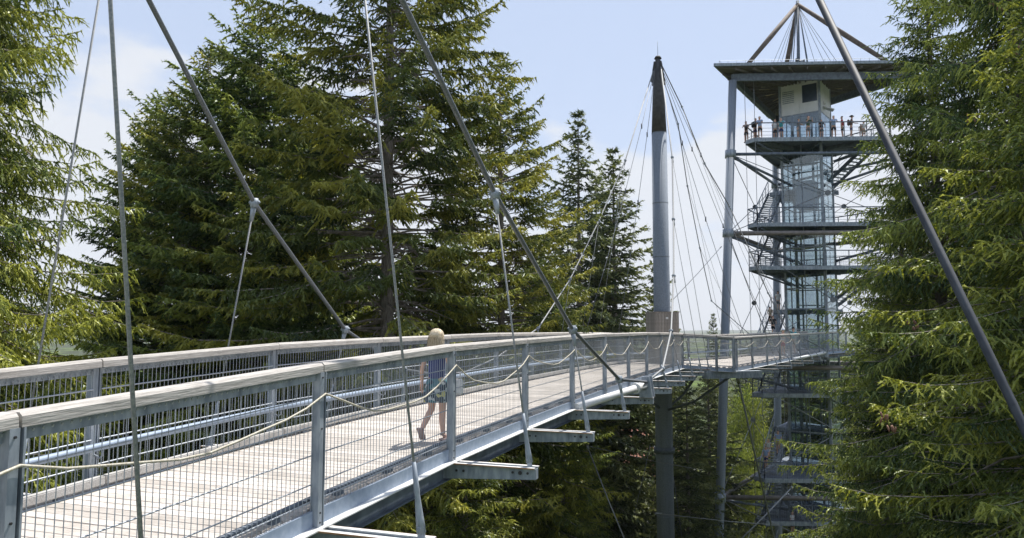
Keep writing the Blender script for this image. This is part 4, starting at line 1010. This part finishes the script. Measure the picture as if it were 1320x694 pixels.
t.links.new(c_.outputs['Object'], v_.inputs['Vector']); t.links.new(v_.outputs['Color'], s_.inputs[0]); t.links.new(s_.outputs[0], r_.inputs[0]); t.links.new(r_.outputs[0], b.inputs['Base Color']); M['print_cloth'] = m

def skinned(name, chains, m, sub=1, parent=None):
    """chains: list of [(pos, rx, ry), ...]; a chain whose first element is an int pair hooks to (chain, index)"""
    vs, es, rs, ids = [], [], [], []
    for ch in chains:
        loc = []; prev = None
        for el in ch:
            if len(el) == 2: prev = ids[el[0]][el[1]]; loc.append(prev); continue
            vs.append(el[0]); rs.append((el[1], el[2])); i = len(vs) - 1; loc.append(i)
            if prev is not None: es.append((prev, i))
            prev = i
        ids.append(loc)
    me = bpy.data.meshes.new(name); me.from_pydata([tuple(v) for v in vs], es, []); o = link_mesh(name, me)
    sk = o.modifiers.new('skin', 'SKIN'); sk.use_smooth_shade = True; sk.branch_smoothing = .3
    for i, d in enumerate(me.skin_vertices[0].data): d.radius = rs[i]; d.use_root = (i == 0)
    ss = o.modifiers.new('sub', 'SUBSURF'); ss.levels = sub; ss.render_levels = sub
    dg = bpy.context.evaluated_depsgraph_get(); ev = o.evaluated_get(dg); nm = bpy.data.meshes.new_from_object(ev, depsgraph=dg)
    bpy.data.objects.remove(o); bpy.data.meshes.remove(me); nm.materials.clear(); nm.materials.append(M[m]); nm.polygons.foreach_set('use_smooth', [True] * len(nm.polygons))
    nm.name = name; return link_mesh(name, nm, parent)
def person(loc, rz, label, h=1.72, top='white_cloth', bottom='black_cloth', hair='dark_hair', pose='stand', long_hair=False, hat=None, skirt=False, pack=None, group=None, female=False, sub=1, sleeve=True, fingers=False):
    k = h / 1.72; root = tag(empty('person', loc, rz), label, 'person', group); root.scale = (k, k, k)
    V = lambda x, y, z: Vector((x, y, z))
    arms = {'stand': [((-.22, .0, 1.17), (-.24, .05, .93)), ((.22, 0, 1.17), (.24, .05, .93))],
            'lean': [((-.24, .12, 1.20), (-.20, .36, 1.13)), ((.24, .12, 1.20), (.20, .36, 1.13))],
            'photo': [((-.26, .14, 1.22), (-.10, .26, 1.48)), ((.26, .14, 1.22), (.12, .26, 1.48))],
            'walk': [((-.225, -.05, 1.15), (-.27, .02, .90)), ((.22, .02, 1.17), (.23, .14, .96))],
            'stair': [((-.24, .08, 1.18), (-.27, .28, 1.05)), ((.22, .02, 1.17), (.22, .14, .96))],
            'hip': [((-.33, -.04, 1.18), (-.18, .06, 1.0)), ((.24, .1, 1.2), (.2, .34, 1.13))]}[pose]
    legs_ = {'walk': [((-.08, .02, .50), (-.10, -.30, .20), (-.10, -.26, .075)), ((.085, .06, .48), (.09, .06, .09), (.09, .19, .035))],
             'stair': [((-.10, .20, .58), (-.10, .14, .27), (-.10, .27, .22)), ((.10, .02, .48), (.10, -.05, .09), (.10, .10, .035))]}.get(pose,
             [((-.10, .02, .48), (-.11, -.01, .09), (-.14, .12, .035)), ((.10, .0, .48), (.11, -.02, .09), (.13, .11, .035))])
    sw = .165 if female else .19; ln_ = .06 if pose in ('lean', 'photo') else 0.0
    tor = [(V(0, 0, .93), .145, .105), (V(0, ln_ * .3, 1.09), .115 if female else .13, .09), (V(0, ln_ * .6, 1.26), .145, .105), (V(0, ln_, 1.40), .11, .08), (V(0, ln_ * 1.1, 1.475), .052, .052),
           (V(0, ln_ + .015, 1.56), .072, .085), (V(0, ln_ + .012, 1.645), .078, .092), (V(0, ln_, 1.70), .045, .055)]
    ch = [tor]
    ha = 2
    for i, s in enumerate((-1, 1)):
        hip_k, ank, toe = legs_[i]; ch.append([(0, 0), (V(s * .09, 0, .85), .088, .092), (V(*hip_k) * .5 + V(s * .045, 0, .425), .078, .08), (V(*hip_k), .053, .056), (V(*hip_k) * .55 + V(*ank) * .45 - V(0, .015, 0), .052, .055), (V(*ank), .034, .036), (V(*ank) * .4 + V(*toe) * .6, .036, .03), (V(*toe), .034, .02)])
    for i, s in enumerate((-1, 1)):
        el, wr = arms[i]; el = V(*el) + V(0, ln_, 0); wr = V(*wr) + V(0, ln_, 0); dv = (wr - el).normalized(); hp = wr + dv * .07
        ch.append([(0, 3), (V(s * sw, ln_, 1.385), .052, .052), (V(s * sw, ln_, 1.385).lerp(el, .5), .044, .044), (el, .036, .036), (el.lerp(wr, .4), .035, .035), (wr, .024, .026), (hp, .034, .018)])
        if fingers:
            pi_ = len(ch) - 1; sd_ = V(0, 1, 0) - dv * dv.y; sd_.normalize()
            for f_ in range(4):
                o_ = sd_ * ((f_ - 1.5) * .017); l_ = (.066, .078, .072, .056)[f_]
                ch.append([(pi_, 6), (hp + dv * .035 + o_, .0085, .0085), (hp + dv * (.035 + l_ * .5) + o_ + V(-s * .006, 0, 0), .0075, .0075), (hp + dv * (.035 + l_) + o_ + V(-s * .018, 0, 0), .006, .006)])
            ch.append([(pi_, 5), (wr + dv * .04 + sd_ * .034, .010, .010), (wr + dv * .085 + sd_ * .045, .008, .008)])
    # face: nose and ears grow from the head
    ch.append([(0, 5), (V(0, ln_ + .11, 1.575), .010, .012)]); ch.append([(0, 5), (V(-.083, ln_, 1.585), .012, .016)]); ch.append([(0, 5), (V(.083, ln_, 1.585), .012, .016)])
    body = skinned('body', ch, 'skin', sub, root)
    # shirt
    g = .014
    sh = [[(V(0, 0, .90), .155 + g, .112 + g), (V(0, ln_ * .3, 1.09), (.120 if female else .138) + g, .098 + g), (V(0, ln_ * .6, 1.26), .150 + g, .112 + g), (V(0, ln_, 1.395), .118 + g, .086 + g)]]
    if sleeve:
        for i, s in enumerate((-1, 1)):
            el = V(*arms[i][0]) + V(0, ln_, 0); sh.append([(0, 3), (V(s * sw, ln_, 1.385), .060, .060), (V(s * sw, ln_, 1.385).lerp(el, .62), .058, .058)])
    skinned('shirt', sh, top, sub, root)
    if skirt:
        mb = MB(); ring = [(.985, .135, .10), (.93, .17, .125), (.80, .20, .155), (.62, .215, .18), (.60, .21, .175)]; n_ = 20; base = len(mb.v)
        for z, rx, ry in ring:
            for q in range(n_): a = q * 2 * pi / n_; f = 1 + .06 * sin(a * 7) * (1 - (z - .6) / .4); mb.v.append((rx * f * cos(a), ry * f * sin(a) + .01, z))
        for i in range(len(ring) - 1):
            for q in range(n_): A = base + i * n_ + q; B_ = base + i * n_ + (q + 1) % n_; mb.face([A + n_, B_ + n_, B_, A], True)
        mb.face([base + q for q in range(n_)]); mb.build('skirt', bottom, root)
    else:
        tr = [[(V(0, 0, .96), .148 + g, .108 + g), (V(0, 0, .89), .15 + g, .11 + g)]]
        for i, s in enumerate((-1, 1)):
            kn = V(*legs_[i][0]); tr.append([(0, 1), (V(s * .095, 0, .83), .098, .102), (kn.lerp(V(s * .09, 0, .85), .25), .082, .085)])
        skinned('shorts', tr, bottom, sub, root)
    # hair, hat
    hz = [[(V(0, ln_ - .012, 1.60), .082, .085), (V(0, ln_ - .008, 1.66), .092, .100), (V(0, ln_ - .008, 1.705), .064, .072)]]
    if long_hair:
        mb = MB(); n_ = 40; rr_ = random.Random(3); gr = [rr_.uniform(-.013, .013) for _ in range(n_)]
        ring = [(1.757, .022, 0), (1.745, .058, 0), (1.72, .088, -.002), (1.685, .108, -.006), (1.64, .118, -.012), (1.59, .126, -.02), (1.54, .132, -.032), (1.49, .134, -.045), (1.44, .118, -.06), (1.40, .06, -.078), (1.34, .030, -.088), (1.27, .012, -.09)]
        for iz, (z, r, cy) in enumerate(ring):
            for q in range(n_): a = q * 2 * pi / n_; f = 1 if z > 1.6 else .62; m_ = r + gr[(q + iz // 3) % n_] * min(1, r * 12); mb.v.append((m_ * cos(a) - .02 * max(0, 1.5 - z) * 3, cy + m_ * sin(a) * f * (1.05 if z > 1.6 else .9), z + gr[q] * .6))
        for i in range(len(ring) - 1):
            for q in range(n_): A = i * n_ + q; B_ = i * n_ + (q + 1) % n_; mb.face([A + n_, B_ + n_, B_, A], True)
        for q in range(150):
            a = rr_.uniform(0, 6.28); z0_ = rr_.uniform(1.50, 1.72); z1_ = rr_.uniform(1.36, 1.46); w0 = .125 if z0_ < 1.66 else .10; ca_, sa_ = cos(a), sin(a)
            if sa_ > .5: continue
            mb.tube([(w0 * ca_, -.02 + w0 * .9 * sa_, z0_), (.138 * ca_, -.035 + .10 * sa_, (z0_ + z1_) / 2), (.125 * ca_ + rr_.uniform(-.02, .02), -.06 + .085 * sa_, z1_)], [.004, .006, .002], 3, False)
        mb.face(list(range(n_))); mb.face([(len(ring) - 1) * n_ + q for q in range(n_)][::-1]); mb.build('hair', hair, root)
    else: skinned('hair', hz, hair, sub, root)
    if hat:
        mb = MB(); n_ = 18; base = len(mb.v); ring = [(1.665, .175), (1.675, .178), (1.68, .105), (1.74, .098), (1.765, .05)] if hat != 'cap' else [(1.66, .11), (1.70, .108), (1.74, .075), (1.75, .03)]
        for z, r in ring:
            for q in range(n_): a = q * 2 * pi / n_; mb.v.append((r * cos(a), ln_ + r * 1.05 * sin(a) + (.05 if hat == 'cap' and z == 1.66 and sin(a) > .3 else 0), z))
        for i in range(len(ring) - 1):
            for q in range(n_): A = base + i * n_ + q; B_ = base + i * n_ + (q + 1) % n_; mb.face([A, B_, B_ + n_, A + n_], True)
        mb.face([base + (len(ring) - 1) * n_ + q for q in range(n_)]); mb.build('hat', 'white_cloth' if hat in ('cap', 'white') else 'black_cloth', root)
    for i in range(2):
        ank, toe = V(*legs_[i][1]), V(*legs_[i][2]); d = (toe - ank); d.normalize()
        heel = ank + V(0, -.03, -.055) if pose != 'walk' or i else ank + V(0, -.01, -.03)
        if pose == 'walk' and i == 0: a_, b_ = ank + V(0, -.075, .03), toe + V(0, .0, -.03)
        else: a_, b_ = V(heel.x, heel.y - .02, toe.z - .02), V(toe.x, toe.y + .05, toe.z - .02)
        mb = MB(); mb.beam(a_, b_, .095, .026); mid = a_.lerp(b_, .72)
        mb.tube([mid + V(-.045, 0, 0), mid + V(-.03, 0, .05), mid + V(.03, 0, .05), mid + V(.045, 0, 0)], .013, 6)
        mb.tube([ank + V(-.04, 0, -.01), ank + V(0, -.042, 0), ank + V(.04, 0, -.01), ank + V(0, .042, 0), ank + V(-.04, 0, -.01)], .011, 6)
        mb.build('sandal' if pose == 'walk' else 'shoe', 'sandal' if pose == 'walk' else 'black_cloth', root, bevel=0)
    if pack:
        mb = MB(); mb.box((0, ln_ * .5 - .20, 1.22), (.30, .17, .44)); bp = mb.build('backpack', pack[0], None, bevel=.045)
        bp.location = loc; bp.rotation_euler = (0, 0, rz); bp.scale = (k, k, k); tag(bp, pack[1], 'backpack')
    return root
# the woman on the deck
zdeck = lambda line_i, t: lerp(P(*near[line_i]), P(*near[line_i + 1]), t).z - RD * S
w_pos = at(562, 571, 10.55); a_, b_ = P(*near[4]), P(*near[5]); 
tt = max(0, min(1, (w_pos.y - a_.y) / (b_.y - a_.y))); wz = lerp(a_, b_, tt).z - RD * S + .004
person((w_pos.x, w_pos.y, wz), radians(-20), 'blonde woman in navy top, leaf-print skirt and sandals walking away on the deck', 1.53, 'navy_cloth', 'print_cloth', 'blonde', 'walk', long_hair=True, skirt=True, female=True, sub=2, sleeve=False, fingers=True)
mb = MB(); mb.box((0, 0, 0), (.17, .09, .22)); hb_ = mb.mesh('handbag', 'white_cloth', bevel=.02); bag = link_mesh('handbag', hb_)
d20 = Matrix.Rotation(radians(-20), 3, 'Z'); bag.location = Vector((w_pos.x, w_pos.y, wz)) + d20 @ Vector((.25, .16, .74)); bag.rotation_euler = (0, 0, radians(-20))
mb = MB(); mb.tube([(-.06, 0, .1), (-.04, 0, .2), (.04, 0, .2), (.06, 0, .1)], .008, 6); mb.build('bag_handle', 'white_cloth', bag); tag(bag, 'small white bag held at the right side of the walking woman', 'bag')
# people on the top platform: (px, depth offset from the front edge, ...)
zt = levels[12]
def front_pt(px, back_off):
    A, B = cut[1], cut[2]; 
    for q in range(200):
        p = A.lerp(B, -.15 + 1.3 * q / 199) + (B - A).normalized().orthogonal() * 0
        p = p + Vector((-(B - A).y, (B - A).x)).normalized() * back_off
        c, s_ = cos(PITCH), sin(PITCH); x = 660 + FPX * p.x / (p.y * c + (zt - EZ) * s_)
        if x >= px: return p
    return p
tops = [(962, 1.5, 'brown_cloth', 'black_cloth', 'lean', 'person in dark top at the left corner of the top platform', dict(female=True)),
        (972.5, .7, 'black_cloth', 'navy_cloth', 'lean', 'person in black beside the light-blue shirt near the left corner of the top platform', dict(pack=('black_cloth', 'black backpack of the person beside the light-blue shirt on the top platform'))),
        (979, .5, 'light_blue_cloth', 'black_cloth', 'lean', 'tall person in light blue shirt near the left end of the top platform', dict(h=1.8)),
        (999, 1.0, 'white_cloth', 'black_cloth', 'hip', 'person in white top at the left edge of the glass shaft on the top platform', dict(female=True)),
        (1007, .6, 'teal_cloth', 'navy_cloth', 'lean', 'fair-haired person in teal top leaning before the glass on the top platform', dict(hair='blonde', h=1.68)),
        (1029, .5, 'grey_cloth', 'grey_cloth', 'lean', 'shorter person in grey in front of the dark-blue glass on the top platform', dict(h=1.58)),
        (1041, .6, 'green_cloth', 'grey_cloth', 'photo', 'person in dark T-shirt and grey shorts holding something up on the top platform', dict(h=1.82)),
        (1059, .5, 'black_cloth', 'black_cloth', 'hip', 'shorter person all in black below the floodlight on the top platform', dict(h=1.5)),
        (1075, .5, 'light_blue_cloth', 'black_cloth', 'lean', 'person in pale T-shirt and black shorts right of the shaft on the top platform', dict(h=1.78)),
        (1085, .7, 'red_cloth', 'black_cloth', 'stand', 'person in red top and black shorts standing side-on on the top platform', dict(h=1.8, rz=radians(60), female=True)),
        (1097, .5, 'brown_cloth', 'navy_cloth', 'lean', 'person with wide dark hat leaning on the top platform rail', dict(h=1.74, hat='black', pack=('brown_cloth', 'brown backpack of the hatted person on the top platform'))),
        (1109, .8, 'tan_cloth', 'white_cloth', 'stand', 'small child in beige at the right end of the top platform', dict(h=1.2)),
        (1113, .6, 'white_cloth', 'tan_cloth', 'stand', 'child in white beside the beige one at the right end of the top platform', dict(h=1.36))]
for px, bo, t_, b_, ps, lab, kw in tops:
    q = front_pt(px, bo); rz_ = kw.pop('rz', radians(180 + random.uniform(-65, 65))); person((q.x, q.y, zt + .003), rz_, lab, top=t_, bottom=b_, pose=ps, **kw)
# at the far end of the bridge
for px, py, Y, t_, b_, lab, kw in ((1008, 417, 46.5, 'white_cloth', 'red_cloth', 'person with white cap and white and red clothes at the far end of the walkway', dict(hat='cap', h=1.62, female=True)),
                                (1021, 415, 46.3, 'teal_cloth', 'grey_cloth', 'person in turquoise shirt and grey hat at the far end of the walkway', dict(hat='black', h=1.72))):
    ga = seg2[5]; gb = seg2[6]; p = at(px, py, Y); zz = EZ - 1.6
    # stand on the far deck
    best = min(((P(*lerp(Vector(seg2[i]), Vector(seg2[i + 1]), q / 20)) + Vector((-.75, .45, 0)) * 1.2) for i in range(3, 9) for q in range(20)), key=lambda w_: abs(w_.x / w_.y - p.x / p.y))
    person((best.x, best.y, best.z - RD * S + .003), radians(200), lab, top=t_, bottom=b_, pose='lean', **kw)
def on_stair(fi, t, **kw):
    a, b = FL[fi]; n = round(t * 17); p = a + (b - a) * (n / 17); d = b - a; return (p.x, p.y, p.z + .02), atan2(-d.x, d.y)
stair_people = [(FL[2], .93, 1, 'white_cloth', 'grey_cloth', 'person in white shirt standing high on the stair just above the walkway', {}, 0),
                (FL[2], .60, 1, 'tan_cloth', 'black_cloth', 'person in light orange top lower on the same stair above the walkway', dict(h=1.5), .25),
                (FL[2], .28, 1, 'black_cloth', 'black_cloth', 'person in black near the foot of the stair above the walkway', dict(), -.3),
                (FL[4], .42, 0, 'light_blue_cloth', 'tan_cloth', 'person in light blue shirt and tan shorts coming down the lower stair', dict(h=1.82), -.3),
                (FL[4], .30, 0, 'white_cloth', 'white_cloth', 'person in white coming down the lower stair beside the blue shirt', dict(h=1.6, female=True), .3),
                (FL[4], .12, 0, 'light_blue_cloth', 'navy_cloth', 'person in pale blue at the foot of the lower stair', dict(h=1.65), .3)]
for (a, b), t, up_, t_, b_, lab, kw, so in stair_people:
    n = round(t * 17); p = a + (b - a) * (n / 17); d = (b - a); run = Vector((d.x, d.y, 0)).normalized(); sdv = Vector((-run.y, run.x, 0))
    p = p + sdv * so; person((p.x, p.y, p.z + .025), atan2(-run.x, run.y) + (0 if up_ else pi), lab, top=t_, bottom=b_, pose='stair', **kw)
q = at(1022, 690, 55.6); person((q.x, q.y, q.z), radians(-150), 'person in white T-shirt and black shorts at the bottom right of the lowest tower stair', 1.75, 'white_cloth', 'black_cloth', pose='stand')

# ---------------------------------------------------------------- air
mb = MB(); mb.box((0, 0, 395), (19000, 19000, 820)); hz = mb.build('haze', [])
hm = bpy.data.materials.new('pale_air'); hm.use_nodes = True; t = hm.node_tree; t.nodes.clear(); pv = N(t, 'ShaderNodeVolumePrincipled'); pv.inputs['Color'].default_value = (.93, .96, 1, 1); pv.inputs['Density'].default_value = 1.2e-4
o = N(t, 'ShaderNodeOutputMaterial'); t.links.new(pv.outputs[0], o.inputs['Volume']); hz.data.materials.append(hm); hz['kind'] = 'stuff'
print('TRIS', sum(len(o.data.polygons) for o in bpy.data.objects if o.type == 'MESH'), 'planks', count)
